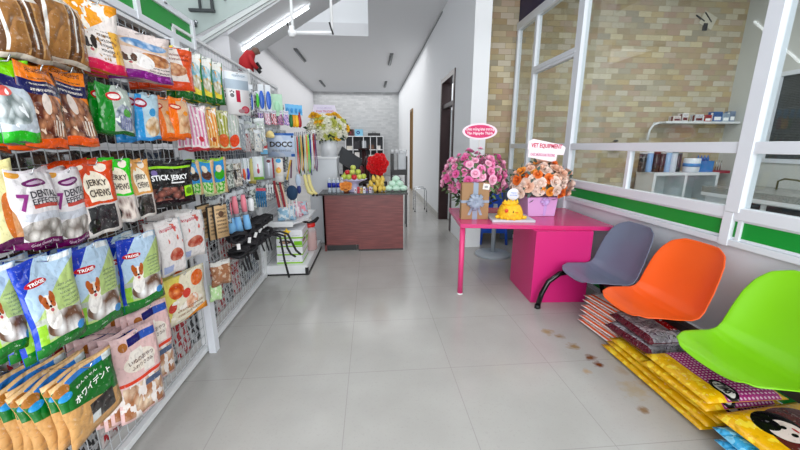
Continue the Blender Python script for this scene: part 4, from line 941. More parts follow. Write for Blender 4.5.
for r_, (z, rl) in enumerate(((1.98, 'top'), (1.62, 'second'), (1.28, 'third'), (.98, 'fourth'))):
    for k in range(15):
        q = (k * 5 + r_ * 3) % 6; lab = '%s accessory bag, %s row of farther rack, %s' % (dn_[q], rl, cw_[k])
        loc = (-1.30, 2.92 + k * .18, z + random.uniform(-.01, .01)); rot = (0, 0, R(60 + random.uniform(-12, 12)))
        if q not in dp: dp[q] = make_pack('accessory_bag', lab, 'bag', .14, .26, .035, 'pillow', dens[q], (), loc, rot, 'accessory bags on the farther rack')
        else: dup(dp[q], loc, rot, lab, 'accessory bags on the farther rack')
# card with paw print
pcm = pm('paw_card', 'eceaec', [('r', 0, .60, 1, .82, 'b9c6d2'), ('r', 0, .82, 1, .98, 'e4eaf0'), ('r', .42, .30, .60, .58, 'c22850'), ('e', .25, .45, .09, .05, '4a4a50'), ('e', .18, .53, .03, .025, '4a4a50'), ('e', .25, .55, .03, .025, '4a4a50'), ('e', .32, .53, .03, .025, '4a4a50'), ('e', .78, .13, .17, .09, 'e05068'), ('e', .78, .13, .11, .06, 'e88a98'), ('e', .6, .09, .14, .05, 'c8a0a8'), ('tx', .3, .86, .9, .94, '98a8b8', 8)], .3, .05)
stack('card', 'large white blister card with red toothbrush and paw print', pcm, 2, .06, .006, 'card', part='printed_card', name='toy_card', cat='card', texts=[('QIAOTIAN', .6, .90, .5, .04, '9ab0c4', 0.)])
make_pack('toy_bag', 'pink and white bag left of the big paw print card', 'bag', .12, .22, .03, 'sachet', pm('pinkwhite_bag', 'e8d8de', [('r', .1, .3, .4, .9, 'e89ab4'), ('n', 0, 0, 1, 1, 'f4f0f2', 5, .55)], .25), (), (-1.25, 3.12, 2.05), (0, 0, R(50)))
make_pack('toy_bag', 'white and green bag below the yellow and green treat bags', 'bag', .16, .14, .03, 'sachet', pm('whitegreen_bag', 'cfd8d4', [('r', 0, 0, 1, .3, '3a8a4a'), ('n', 0, 0, 1, 1, 'eef0ee', 5, .55)], .25), (), (-1.28, 3.0, 1.90), (0, 0, R(50)))
for k in range(4):
    make_pack('silver_pack', 'silver wrapped pack on the farther rack, ' + ('above the white bottles', 'beside the blue brushes', 'left of the lettered card', 'under the sky blue packs')[k], 'pack', .15, .2, .03, 'pillow', pm('silver_wrap', 'a9aeb2', [('n', 0, 0, 1, 1, '5c6266', 8, .55), ('n', 0, 0, 1, 1, 'e6eaec', 7, .62)], .2, .7), (), ((-1.3, -1.28, -1.34, -1.3)[k], (3.55, 3.95, 4.2, 3.0)[k], (1.18, 1.2, 1.78, 1.08)[k]), (0, 0, R(45)))

# figure in red sitting on the rack top
t = thing('cloth_figure', 'small figure in a red coat leaning forward on top of the rack', 'figure', (-1.42, 4.50, 2.52))
t.rotation_euler = (0, 0, R(10))
b = B(); b.tube([(-.02, 0, 0), (-.01, 0, .10), (.04, 0, .18), (.085, 0, .20)], [.085, .08, .062, .03], 14); b.tube([(.03, -.05, .16), (.06, -.07, .08), (.11, -.05, .02)], [.03, .028, .02], 10); b.tube([(.03, .05, .16), (.06, .07, .08), (.11, .05, .02)], [.03, .028, .02], 10)
b.build('red_coat', M('red_cloth', 'a3141c', .8), t)
B().ball((.10, 0, .22), (.045, .04, .042), 14).ball((.135, 0, .205), (.02, .018, .016), 10).build('head', M('brown_fur', '6a5348', .9), t)
B().tube([(.10, -.03, .03), (.14, -.03, -.02)], .022, 8).tube([(.10, .03, .1), (.14, .03, .03)], .02, 8).build('dark_trousers', black, t)

# ================================================================ counter and what stands on it
c = thing('reception_counter', 'reddish brown wood grain counter with a dark top', 'counter', (-.76, 5.4, 0))
t = NT('red_brown_laminate', .35); ob = t.n('ShaderNodeTexCoord').outputs['Object']
mp = t.n('ShaderNodeMapping'); mp.inputs['Scale'].default_value = (1.2, 1, 22); t.l(ob, mp.inputs[0])
t.col(t.ramp(t.noise(mp.outputs[0], 3., 4.), [(.25, '4a1a1a'), (.5, '6b2b2a'), (.75, '83403c')])); lam = t.m
B().bb((0, .0, .10), (.545, .02, .91)).bb((0, 0, 0), (.03, .46, .91)).build('recessed_panel', lam, c)
B().bb((.54, -.02, .03), (1.26, 0, .91)).bb((1.23, 0, 0), (1.26, .46, .91)).bb((.54, 0, 0), (.56, .46, .91)).build('front_panel', lam, c)
B().bb((.03, .04, 0), (.5, .06, .1)).bb((.54, -.01, 0), (1.26, .0, .03)).build('kick_plate', black, c)
B().bb((-.05, -.05, .912), (1.33, .48, .938)).build('counter_top', M('dark_top', '241a1c', .25), c)
ct = .938
proto = None
for k in range(4):
    lab = 'small water bottle with navy label, %s of four on the counter' % ('leftmost', 'second from left', 'third from left', 'rightmost')[k]
    loc = (-.655 + .067 * k, 5.50, ct)
    if not proto:
        proto = thing('water_bottle', lab, 'bottle', loc, 0, 'water bottles on the counter')
        B().lathe([(.026, 0), (.030, .01), (.030, .16), (.022, .19), (.012, .21)], n=18).build('bottle_body', M('water_plastic', 'd4e0ea', .08, alpha=.55), proto)
        B().lathe([(.0308, .08), (.0312, .08), (.0312, .155), (.0308, .155)], n=18).build('label_band', M('navy_label', '1a2a9a', .4), proto)
        B().lathe([(.013, .21), (.013, .232)], n=12).build('bottle_cap', white, proto)
    else: dup(proto, loc, None, lab)
# orange bloom
def rose(r, mat, seed=0, layers=4):
    rnd = random.Random(seed); b = B()
    b.ball((0, 0, r * .25), (r * .32, r * .32, r * .36), 8)
    for L in range(layers):
        k = 5 + (L > 1); rr = r * (.42 + .2 * L); tilt = .25 + .27 * L
        for j in range(k):
            a0 = 2 * PI * (j + .5 * (L % 2)) / k + rnd.uniform(-.1, .1); wd = PI / k * 1.35
            def f(u, v, a0=a0, wd=wd, rr=rr, tilt=tilt, L=L):
                a = a0 + (u - .5) * 2 * wd; q = math.sin(PI * (.15 + .7 * u))
                h = v * r * (.78 - .08 * L) * (.6 + .4 * q); rad = rr * (.35 + .65 * v ** .8) * (1 + (tilt - .5) * .35 * v)
                z = h * math.cos(tilt * .9) - (L * .06 * r) - .1 * r * (v ** 3) * tilt
                return (rad * math.cos(a), rad * math.sin(a), z)
            b.surf(f, 3, 3)
    return b
RM = {}
def bloom(parent, name, mat, r, p, d, seed=0):
    key = (mat.name, seed)
    if key not in RM: RM[key] = rose(1., mat, seed).mesh(name, mat)
    o = bpy.data.objects.new(name, RM[key]); col.objects.link(o); o.parent = parent
    o.location = p; o.scale = (r, r, r)
    q = Vector(d).to_track_quat('Z', 'Y'); o.rotation_mode = 'QUATERNION'; o.rotation_quaternion = q
    return o
def leaves(parent, n, c, rad, mat, s=.05, name='foliage'):
    b = B()
    for k in range(n):
        d = Vector((random.gauss(0, 1), random.gauss(0, 1), random.gauss(.1, .8))).normalized()
        p = Vector(c) + Vector((d.x * rad[0], d.y * rad[1], d.z * rad[2])) * random.uniform(.75, 1.08)
        q = d.to_track_quat('Z', 'Y').to_matrix() @ Euler((random.uniform(.2, 1.2), 0, random.uniform(0, 6.3))).to_matrix()
        L = s * random.uniform(.7, 1.4); w = L * .3
        vs = [p + q @ Vector(v) for v in ((0, 0, 0), (w, 0, L * .4), (w * .7, -.2 * w, L * .8), (0, -.3 * w, L * 1.2), (-w * .7, -.2 * w, L * .8), (-w, 0, L * .4), (0, .3 * w, L * .5))]
        b.add(vs, [(0, 1, 6), (1, 2, 6), (2, 3, 6), (3, 4, 6), (4, 5, 6), (5, 0, 6)], True)
    o = b.build(name, mat, parent); o['kind'] = 'stuff'; return o
leafm = M('leaf_green', '2f5a2a', .5); leafd = M('leaf_dark', '1d3a20', .5)
t = thing('flower_dish', 'orange flowers arranged in a small pot on the counter', 'flowers', (-.40, 5.5, ct))
B().lathe([(.04, 0), (.055, .05), (.06, .06)], n=16).build('pot', M('pot_brown', '8a4a2a', .5), t)
om = M('petal_orange', 'f0a24c', .6)
for k, (x, z) in enumerate(((-.045, .08), (.045, .085), (0, .13), (0, .07), (-.05, .13), (.05, .13))): bloom(t, 'bloom', om, .042, (x, -.03, z), (x * 4, -1, .5), k % 3)
# fruit bowl and stand
t = thing('fruit_stand', 'white footed bowl heaped with apples on the counter', 'bowl', (-.275, 5.6, ct))
B().lathe([(.09, 0), (.10, .01), (.075, .03), (.07, .12), (.10, .15), (.20, .19), (.215, .205), (.20, .205), (.10, .17), (0.001, .165)], n=32).build('bowl_body', M('lilac_bowl', 'c9c4e4', .3), t)
def apple(lab, p, c, r=.042, grp='apples in the footed bowl'):
    t = thing('apple', lab, 'apple', p, random.uniform(0, 6), grp)
    B().lathe([(.002, .1 * r), (.45 * r, 0), (.85 * r, .4 * r), (r, 1. * r), (.85 * r, 1.5 * r), (.5 * r, 1.78 * r), (.12 * r, 1.68 * r), (.01 * r, 1.6 * r)], n=18).build('apple_flesh', M('apple_' + c, c, .35), t)
    B().tube([(0, 0, 1.6 * r), (.1 * r, 0, 2.1 * r)], .003, 5).build('stem', M('stem_brown', '4a3420', .7), t)
zb_ = ct + .20
ap = [(-.15, -.05, 0, 'b9c84a', 'green apple at the left edge of the bowl, front'), (-.07, -.11, 0, 'b4c650', 'green apple low in front, left of the red one'), (.01, -.12, 0, 'c8202a', 'red apple low in front in the middle of the bowl'), (.09, -.09, 0, 'c4cc58', 'green apple low in front, right of the red one'), (.155, -.02, 0, 'b9c84a', 'green apple at the right edge of the bowl'),
      (-.10, .04, .06, 'cc2a2c', 'red apple high on the left of the heap'), (-.02, -.04, .07, 'c6ce62', 'pale green apple in the middle of the heap'), (.07, .0, .07, 'bccb50', 'green apple high on the right of the heap'), (-.01, .04, .135, 'c2cc5c', 'green apple on the very top of the heap'), (.06, .09, .03, 'b0c048', 'green apple at the back of the heap'), (-.13, .09, .02, 'b8c850', 'green apple at the back left of the heap')]
for x, y, z, c_, lab in ap: apple(lab, (-.275 + x, 5.6 + y, zb_ + z), c_, .046)
# small snack packs
for k, (x, c_, n_) in enumerate(((-.245, 'e8e0e8', 'white'), (-.20, 'c8384a', 'red'), (-.155, 'd8b850', 'mustard'), (-.11, 'e4e6ee', 'pale grey'), (-.07, '5a5a8a', 'slate'), (-.02, 'd8d0dc', 'lilac'))):
    carton('snack_box', 'tiny %s snack box in the row in front of the fruit bowl' % n_, 'box', .036, .03, .08 + .015 * (k % 2), pm('snack_%d' % k, c_, [('e', .5, .6, .3, .15, 'a03040'), ('tx', .1, .1, .9, .4, '333333', 6)], .4, .02), (x, 5.42, ct), R(5 * k - 10), 'snack boxes on the counter')
# bananas / mangoes
ym = M('mango_yellow', 'd8b850', .45)
k = 0
for x, y, z, lab in ((-.04, 0, 0, 'at the left foot of the pile'), (.04, -.03, 0, 'low in front, left'), (.11, -.03, 0, 'low in front, right'), (.18, 0, 0, 'at the right foot of the pile'), (.0, .0, .075, 'second layer, left'), (.075, -.01, .08, 'second layer, middle'), (.15, .0, .075, 'second layer, right'), (.03, .03, .15, 'upper left'), (.10, .02, .15, 'upper middle'), (.16, .03, .14, 'upper right')):
    o = B().tube([(0, 0, .0), (.01, -.012, .025), (.012, -.018, .055), (0, -.01, .095), (-.008, 0, .115)], [.012, .034, .038, .024, .006], 10).build('mango', ym)
    o.location = (.04 + x - .03, 5.55 + y, ct + z); o.rotation_euler = (R(random.uniform(-12, 5)), R(random.uniform(-14, 14)), random.uniform(-1, 1)); tag(o, 'yellow mango standing upright, %s of the mango pile' % lab, 'mango', 'mangoes on the counter')
# red flowers behind
t = thing('red_bouquet', 'bouquet of bright red blooms behind the yellow mangoes', 'bouquet', (.115, 5.80, ct))
B().lathe([(.05, 0), (.06, .1), (.045, .24)], n=18).build('vase', M('dark_vase', '2a2426', .3), t)
rm_ = M('petal_red', 'd8141c', .5)
for k in range(26):
    a = k * 2.4; q = math.sqrt((k + .5) / 26)
    x = q * math.cos(a) * .155; z = .42 + q * math.sin(a) * .16
    bloom(t, 'bloom', rm_, .045, (x, -.10 * math.sqrt(max(0, 1 - q * q)), z), (x * 4, -1, (z - .42) * 4), k % 3)
leaves(t, 40, (0, 0, .4), (.12, .08, .14), leafd, .05)
# mint buns
mm = M('mint_cloth', 'c6e6d2', .7)
for k, (x, y, z, lab) in enumerate(((-.12, 0, 0, 'at the left foot'), (0, -.02, 0, 'in the middle of the bottom row'), (.12, 0, 0, 'at the right foot'), (-.06, .01, .075, 'left of the second layer'), (.06, .01, .075, 'right of the second layer'), (0, .02, .15, 'on top'))):
    o = B().ball((0, 0, .048), (.066, .06, .048), 16, jit=.04).ball((0, 0, .092), (.014, .014, .012), 8).build('mint_bundle', mm); o.location = (.40 + x, 5.58 + y, ct + z); tag(o, 'mint green bundle %s of the heap on the counter' % lab, 'bundle', 'mint green bundles')
# cabinet with vase
c = thing('white_cabinet', 'tall light grey cabinet carrying the vase of white and yellow flowers', 'cabinet', (-.80, 5.93, 0))
b = B().bb((-.235, -.02, 0), (.235, .4, 1.45)); b.build('cabinet_body', M('cab_grey', 'c9cdd2', .4), c, bevel=.006)
B().bb((-.228, -.03, .02), (.228, -.021, .80)).build('door', M('cab_door', 'ced2d7', .4), c); B().bb((-.228, -.03, .82), (.228, -.021, 1.43)).build('door', MATS['cab_door'], c); B().bb((-.245, -.035, 1.45), (.245, .41, 1.48)).build('cabinet_top', white, c)
t = thing('flower_vase', 'white cylinder vase of white and yellow flowers with a paper sign', 'flowers', (-.70, 6.05, 1.481))
B().lathe([(.135, 0), (.135, .27), (.125, .27), (.125, .2)], n=32).build('vase', M('vase_white', 'dcdfe3', .3), t)
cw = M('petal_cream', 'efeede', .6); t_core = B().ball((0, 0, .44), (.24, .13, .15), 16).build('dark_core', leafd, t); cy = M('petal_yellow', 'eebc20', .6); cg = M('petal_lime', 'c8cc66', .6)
rnd = random.Random(3)
for k in range(62):
    a = k * 2.399; q = math.sqrt((k + .5) / 62); x = q * math.cos(a) * .33; z = .46 + q * math.sin(a) * .20
    m = rnd.choice((cw, cw, cg, cw, cy, cw, cg, cw)) if z < .60 else rnd.choice((cw, cy, cw, cg))
    bloom(t, 'bloom', m, .056 + rnd.uniform(-.008, .008), (x, -.20 * math.sqrt(max(0, 1 - q * q)), z), (x * 3, -1, (z - .46) * 4 + .2), k % 4)
leaves(t, 170, (0, 0, .42), (.33, .18, .22), leafd, .06); 
for x in (-.22, .12): bloom(t, 'bloom', cy, .075, (x, -.05, .66), (x, -.6, 1), 1)
def sign(parent, outline, thick, mat, edge, texts, loc, rot):
    b = B(); b.prism(outline, 0, thick, 'y')
    s = b.build('sign_board', mat, parent, loc=loc, rot=rot)
    for tx_, x, z, w, h, c_, bo, sh_ in texts:
        vs, fs = txt(tx_, w, h, bo, sh_); bt = B(); bt.add([(v[0] + x + sh_ * 0, v[1] - .003, v[2] + z) for v in vs], fs); bt.build('sign_lettering', M('ink_' + c_, c_, .5), s)
    return s
sign(t, [(-.20, 0), (.22, -.02), (.17, .13), (-.17, .14)], .006, M('sign_lilac', 'e2dcf0', .5), None, [('CHÚC MỪNG', 0, .09, .24, .035, 'c8b8dc', .01, 0), ('KHAI TRƯƠNG', .01, .035, .28, .04, 'cc4a78', .01, 0)], (-.05, .02, .70), (0, 0, 0))
B().tube([(-.03, .03, .3), (-.03, .03, .72)], .006, 6).build('sign_stick', M('stick_wood', 'b89a6a', .7), t)

# behind the counter
c = thing('machine_stand', 'black stand holding a white and black dispenser machine', 'stand', (.57, 7.0, 0))
b = B()
for x in (-.15, .15):
    for y in (0, .3): b.bb((x - .012, y - .012, 0), (x + .012, y + .012, 1.18 if y == 0 else 1.5))
b.bb((-.15, 0, .72), (.15, .3, .75)); b.bb((-.15, -.02, 1.08), (.15, .3, 1.18)); b.build('stand_frame', black, c)
B().bb((-.16, -.03, 1.18), (-.11, .28, 1.50)).build('machine_side', black, c); B().bb((.131, -.03, 1.18), (.16, .28, 1.45)).build('machine_side', black, c)
B().bb((-.02, .0, 1.19), (.13, .26, 1.50)).build('machine_body', M('mach_white', 'c9ced2', .35), c)
B().lathe([(.07, .75), (.075, .78), (.075, .98), (.06, 1.0)], (-.02, .1, 0), 18).build('steel_pot', chrome, c)
for k in range(4): B().lathe([(.03, 1.50), (.035, 1.56), (.03, 1.58)], (-.13 + .085 * k, .1, 0), 12).build('cup', white, c)
t = thing('office_chair', 'black office chair standing behind the counter left of the fruit', 'chair', (-.42, 8.0, 0))
b = B(); b.bb((-.22, -.02, .75), (.22, .05, 1.38)); b.build('backrest', M('chair_black', '1c1c1f', .6), t, bevel=.03)
B().bb((-.24, -.45, .48), (.24, 0, .56)).build('seat', MATS['chair_black'], t, bevel=.02)
B().tube([(0, -.2, .48), (0, -.2, .08)], .03, 10).build('gas_column', chrome, t)
for k in range(5): B().tube([(0, -.2, .1), (.28 * math.cos(k * 1.257), -.2 + .28 * math.sin(k * 1.257), .05)], .018, 8).build('star_leg', black, t)
t = thing('desk', 'dark desk behind the counter with clutter on it', 'desk', (-.1, 6.9, 0))
B().bb((-.5, 0, .92), (.42, .5, .96)).build('desk_top', M('desk_dark', '3a3436', .5), t)
for x in (-.48, .40): B().bb((x - .02, .02, 0), (x + .02, .48, .92)).build('desk_leg', black, t)
t = thing('computer_monitor', 'dark grey monitor tilted away behind the counter', 'monitor', (-.42, 6.65, .94 + .02)); t.rotation_euler = (0, 0, R(25))
B().box((0, 0, .42), (.5, .03, .30), rot=(R(-10), R(32), 0)).build('screen', M('scr_grey', '3e4044', .4), t); B().tube([(0, .08, 0), (0, .03, .4)], .018, 8).build('monitor_arm', black, t)
t.location = (-.42, 6.98, .962)
for k, (x, z, c_, n_) in enumerate(((-.50, .1, 'a8283a', 'dark red'), (-.28, .0, 'e4e4e4', 'white'), (-.22, .08, 'c8c8ca', 'pale grey'), (-.02, .0, '5a1c1c', 'brown red'))):
    pass
for k, (x, y, c_, n_, r_, h_) in enumerate(((-.33, 7.05, 'dcdcdc', 'white cup holding black tools', .05, .18), (-.20, 7.1, '6a2028', 'dark red canister', .06, .30), (-.08, 7.15, '3c1a1a', 'brown black flask', .055, .48), (.04, 7.05, '2a2a2c', 'black tin', .05, .25), (.2, 7.1, '8a3038', 'maroon tin', .05, .16))):
    o = B().lathe([(r_ * .9, 0), (r_, .01), (r_, h_ * .85), (r_ * .6, h_)], n=16).build('desk_canister', M('can_d%d' % k, c_, .4)); o.location = (x, y, .962); tag(o, n_ + ' standing on the desk behind the counter', 'canister')
# far white shelving unit
c = thing('storage_shelving', 'white open shelving unit against the washed brick back wall', 'shelving', (-.32, 19.15, 0))
b = B(); W_ = 1.0
for x in (-W_, -.62, -.05, .32, .66, W_): b.bb((x - .018, -.2, .05 if abs(x) == W_ else .95), (x + .018, .3, 2.12))
for z in (.35, .95, 1.42, 2.12): b.bb((-W_, -.2, z - .02), (W_, .3, z + .02))
b.build('shelf_frame', white, c); B().bb((-W_, .3, .05), (W_, .31, 2.1)).build('back_panel', M('dark_back', '5a5c60', .7), c)
cl = [('box', 'c9a878', .3, .25), ('box', 'e4e0dc', .25, .32), ('box', '8a2c34', .2, .22), ('box', 'ddd8cc', .3, .18), ('box', '2c2c30', .35, .28), ('box', 'b8bcc2', .22, .30), ('box', '6a4a3a', .28, .24), ('box', 'e8e4e0', .18, .2)]
ns = ['tan', 'white', 'dark red', 'cream', 'black', 'silver', 'brown', 'ivory']
i = 0
for z, lv in ((.97, 'middle'), (1.44, 'upper'), (.37, 'lower')):
    for k in range(5):
        q = cl[(i * 3 + k) % 8]; n_ = ns[(i * 3 + k) % 8]
        carton('storage_box', '%s storage box on the %s level of the far shelving, %s' % (n_, lv, ('far left', 'left', 'middle', 'right', 'far right')[k]), 'box', q[2], .3, q[3] * (1.5 if z > 1.4 and k in (1, 2) else 1.), M('sb_' + n_, q[1], .6), (-1.12 + k * .39, 19.2, z), 0, 'boxes on the far shelving')
    i += 1
for x, w, h, c_, c2, n_ in ((-1.06, .36, .34, '5a1c24', 'a03040', 'dark red'), (-.60, .42, .34, '8cc4dc', '1f5a94', 'sky blue')):
    carton('storage_box', n_ + ' box standing on top of the far shelving', 'box', w, .3, h, pm('top_' + n_.replace(' ', '_'), c_, [('e', .4, .5, .22, .28, c2), ('e', .4, .5, .1, .12, c_)], .5, .02), (x, 19.2, 2.142))
t = thing('tool_case', 'long black case lying on top of the far shelving', 'case', (.2, 19.2, 2.142)); B().bb((-.33, -.12, 0), (.33, .12, .15)).build('case_body', black, t, bevel=.02); B().tube([(-.08, 0, .15), (-.08, 0, .2), (.08, 0, .2), (.08, 0, .15)], .012, 8).build('case_handle', black, t)
t = thing('cat_tree', 'dark brown red post with round platforms behind the counter', 'cat tree', (-.16, 8.3, 0))
B().tube([(0, 0, 0), (0, 0, 1.55)], .05, 12).build('post', M('cat_brown', '3a1a1a', .8), t)
for z_, r__ in ((.02, .26), (.8, .2), (1.2, .17), (1.55, .13)): B().lathe([(r__, 0), (r__, .05)], (0, 0, z_), 20).build('platform', M('cat_plush', '2a1416', .9), t)
t = thing('cat_tree', 'grey post with two platforms further left behind the monitor', 'cat tree', (-.95, 8.9, 0))
B().tube([(0, 0, 0), (0, 0, 1.3)], .06, 12).build('post', M('cat_grey', '55565a', .8), t)
for z_, r__ in ((.02, .26), (.9, .22), (1.3, .2)): B().lathe([(r__, 0), (r__, .05)], (0, 0, z_), 20).build('platform', M('cat_plush_grey', '2e3034', .9), t)
# trolley frame by the right wall
t = thing('towel_trolley', 'bent chrome tube frame standing on the floor by the right wall', 'frame', (1.25, 8.6, 0))
for y in (0, .35): B().tube([(-.15, y, .03), (-.14, y, .52), (-.11, y, .60), (.11, y, .60), (.14, y, .52), (.15, y, .03)], .011, 8).build('tube_hoop', chrome, t)
B().tube([(-.14, 0, .3), (-.14, .35, .3)], .009, 8).build('cross_tube', chrome, t)
for x in (-.15, .15):
    for y in (0, .35): B().ball((x, y, .018), (.02, .02, .018), 8).build('foot', black, t)

# ================================================================ pink table
T = thing('pink_table', 'glossy magenta pink table with a box pedestal and one round leg', 'table', (.95, 3.55, 0), R(-3.5))
zt_ = .84
b = B().prism([(0, .01), (1.60, -.16), (1.60, .98), (.03, 1.0)], zt_ - .045, zt_, 'z'); b.build('tabletop', pinktop, T, bevel=.004)
B().bb((.76, -.17, 0), (1.36, .50, zt_ - .045)).build('pedestal', pink, T, bevel=.003)
B().tube([(.04, .08, 0.012), (.04, .08, zt_ - .045)], .030, 16).build('leg', M('leg_pink', 'e0407e', .4), T); B().lathe([(.034, 0), (.031, .014)], (.04, .08, 0), 16).build('foot_cap', white, T)
tz = zt_
# gift box
g = thing('gift_box', 'kraft gift box with grey ribbon and bow standing on the pink table', 'gift box', (1.17, 3.78, tz), R(-4))
kr = pm('kraft_paper', 'ae8c66', [('n', 0, 0, 1, 1, 'b8976f', 5, .5)], .7, .05)
B().bb((-.155, 0, 0), (.155, .10, .415)).build('box_body', kr, g, bevel=.003)
rb = M('grey_satin', '8f9cb0', .35)
B().bb((-.028, -.003, 0), (.028, .103, .418)).bb((-.158, -.003, .19), (.158, .103, .22)).build('ribbon', rb, g)
b = B()
for k in range(10):
    a = 2 * PI * k / 10 + .2; L = .10 if k % 2 else .085
    def lp(u, v, a=a, L=L):
        th = u * 2 * PI; rr = L * .5 * (1 - math.cos(th)); 
        y = -.012 - .022 * math.sin(th) - .012
        w = (v - .5) * .032 * (.3 + math.sin(th / 2))
        return (rr * math.cos(a) - w * math.sin(a), y, .205 + rr * math.sin(a) + w * math.cos(a))
    b.surf(lp, 14, 2)
b.ball((0, -.03, .205), (.018, .015, .018), 8)
for s_ in (-1, 1): b.surf(lambda u, v, s_=s_: (s_ * (.02 + .05 * u) + (v - .5) * .03, -.008 - .004 * math.sin(6 * u), .18 - .13 * u), 6, 1)
b.build('bow', rb, g)
B().box((.115, -.006, .375), (.075, .003, .065), rot=(0, .15, 0)).build('gift_tag', M('tag_cream', 'ece8e4', .6), g); B().bb((.095, -.0095, .362), (.13, -.0085, .385)).build('tag_mark', M('tag_grey', '9a9a9e', .5), g)
# cake on a board
t = thing('cake_board', 'white board under the yellow cake', 'board', (1.575, 3.78, tz), R(-6))
B().bb((-.235, -.2, 0), (.235, .2, .025)).build('board', M('board_white', 'c9cdd6', .35), t, bevel=.003)
t = thing('chick_cake', 'yellow frosted cake shaped like a round chick', 'cake', (1.56, 3.72, tz + .026))
cy_ = NT('yellow_frosting', .6); ob = cy_.n('ShaderNodeTexCoord').outputs['Object']; cy_.col(cy_.ramp(cy_.noise(ob, 40., 3.), [(.3, 'e8a812'), (.7, 'ffd022')])); cy_.bump(cy_.noise(ob, 70., 2.), .6, .01)
b = B().lathe([(.13, 0), (.142, .02), (.138, .07), (.12, .12), (.10, .15), (.04, .165)], n=28)
for k in range(12): b.ball((.135 * math.cos(k * .52), .135 * math.sin(k * .52), .012), .018, 8)
b.ball((-.02, -.02, .17), (.09, .07, .03), 12); b.build('frosted_body', cy_.m, t)
for k in range(5): B().lathe([(.02, 0), (.014, .02), (.003, .045)], (-.08 + .035 * k, -.03 - .01 * (k % 2), .17), 8).build('frosting_tip', cy_.m, t)
B().ball((-.085, -.105, .10), (.022, .012, .022), 10).build('cheek', M('cheek_red', 'e04a28', .5), t)
B().ball((-.02, -.135, .09), (.006, .005, .012), 8).build('eye', black, t); B().ball((.02, -.136, .085), (.022, .012, .007), 8).build('beak', M('beak_orange', 'e08818', .5), t)
B().ball((-.155, -.03, .02), (.03, .025, .02), 8).ball((.13, -.09, .02), (.03, .022, .02), 8).build('wing', cy_.m, t)
t = thing('white_topper', 'white round topper with blue writing behind the yellow cake', 'topper', (1.63, 3.83, tz + .026))
B().tube([(0, 0, 0), (0, 0, .19)], .004, 6).build('topper_stick', white, t)
B().ball((0, 0, .25), (.075, .008, .07), 20).build('topper_disc', M('topper_white', 'e6ebf6', .5), t)
bt = B()
for q, zz in (('Happy', .275), ('Birthday', .25), ('2024', .225)):
    pass
vs, fs = txt('Happy', .07, .022, .01); bt.add([(v[0], -.010, v[2] + .268) for v in vs], fs); vs, fs = txt('Birthday', .09, .02, .01); bt.add([(v[0], -.010, v[2] + .240) for v in vs], fs)
bt.build('topper_lettering', M('ink_paleblue', '7a9ae0', .5), t)
# bouquets
def bouquet(t, n, c, rad, mats, r, seed, yfac=.8, spread=2.399):
    rnd = random.Random(seed)
    for k in range(n):
        z = 1 - 1.45 * (k + .5) / n; q = math.sqrt(max(0, 1 - z * z)); a = k * spread
        d = Vector((q * math.cos(a), q * math.sin(a), z)); 
        d += Vector((rnd.uniform(-.1, .1), rnd.uniform(-.1, .1), rnd.uniform(-.1, .1)))
        s = rnd.uniform(.86, 1.06)
        p = (c[0] + d.x * rad[0] * s, c[1] + d.y * rad[1] * s, c[2] + d.z * rad[2] * s)
        bloom(t, 'bloom', rnd.choice(mats), r * rnd.uniform(.8, 1.2), p, d, k % 4)
t = thing('pink_flower_arrangement', 'large round arrangement of pink roses behind the gift box', 'flowers', (1.28, 4.22, tz))
B().lathe([(.08, 0), (.09, .02), (.11, .18), (.10, .18)], n=24).build('vase', M('vase_pink', 'f0c0cc', .4), t)
p1 = M('petal_pink', 'f090c0', .55); p2 = M('petal_pale_pink', 'f8bcd6', .55); p3 = M('petal_rose', 'e66cac', .55)
bouquet(t, 98, (0, 0, .42), (.40, .30, .33), (p1, p1, p2, p3, p2), .043, 5)
leaves(t, 420, (0, 0, .40), (.37, .28, .31), M('leaf_mid', '5c7a4a', .5), .05); leaves(t, 60, (0, -.05, .2), (.22, .15, .10), leafd, .07, 'lower_leaves')
ov = [(.215 * math.cos(2 * PI * k / 40), .095 * math.sin(2 * PI * k / 40)) for k in range(40)]
s_ = sign(t, ov, .006, M('sign_pale', 'f4dce8', .5), None, [], (.04, 0, .99), (0, 0, 0))
B().prism([(x * .86, z * .80) for x, z in ov], -.002, 0, 'y').build('sign_oval', M('sign_crimson', 'd42a6a', .5), s_)
for tx_, z, w, h in (('Chúc mừng khai trương', .024, .35, .045), ('Tân Nguyên Thịnh', -.024, .32, .042)):
    vs, fs = txt(tx_, w, h, .02); bt = B(); bt.add([(v[0], -.004, v[2] + z) for v in vs], fs); bt.build('sign_lettering', M('ink_pinkwhite', 'fbe6f0', .5), s_)
B().tube([(.04, .01, .3), (.04, .01, .92)], .004, 6).build('sign_stick', M('stick_pale', 'd8d0c8', .6), t)
t = thing('peach_flower_arrangement', 'arrangement of peach and orange flowers in a lilac wrapped box', 'flowers', (2.02, 4.0, tz))
lil = M('lilac_wrap', 'dba6dc', .4)
b = B().prism([(-.17, 0), (.16, 0), (.185, .23), (-.19, .23)], -.12, .12, 'y'); b.build('wrapped_box', lil, t, bevel=.008)
b = B()
for k in range(6):
    a = k * PI / 3; b.surf(lambda u, v, a=a: (.02 + .055 * math.sin(PI * u) * math.cos(a) - (v - .5) * .03 * math.sin(a), -.13 - .02 * math.sin(2 * PI * u), .18 + .05 * math.sin(PI * u) * math.sin(a) + (v - .5) * .03 * math.cos(a)), 8, 2)
b.box((.03, -.125, .09), (.03, .004, .16), rot=(0, .1, 0)); b.build('bow', M('lilac_bow', 'c9a8e4', .35), t)
pe = M('petal_peach', 'f2c8b0', .55); po = M('petal_deep_orange', 'ea7a30', .55); pc_ = M('petal_blush', 'f2dcd0', .55); pa = M('petal_amber', 'f4a43c', .55)
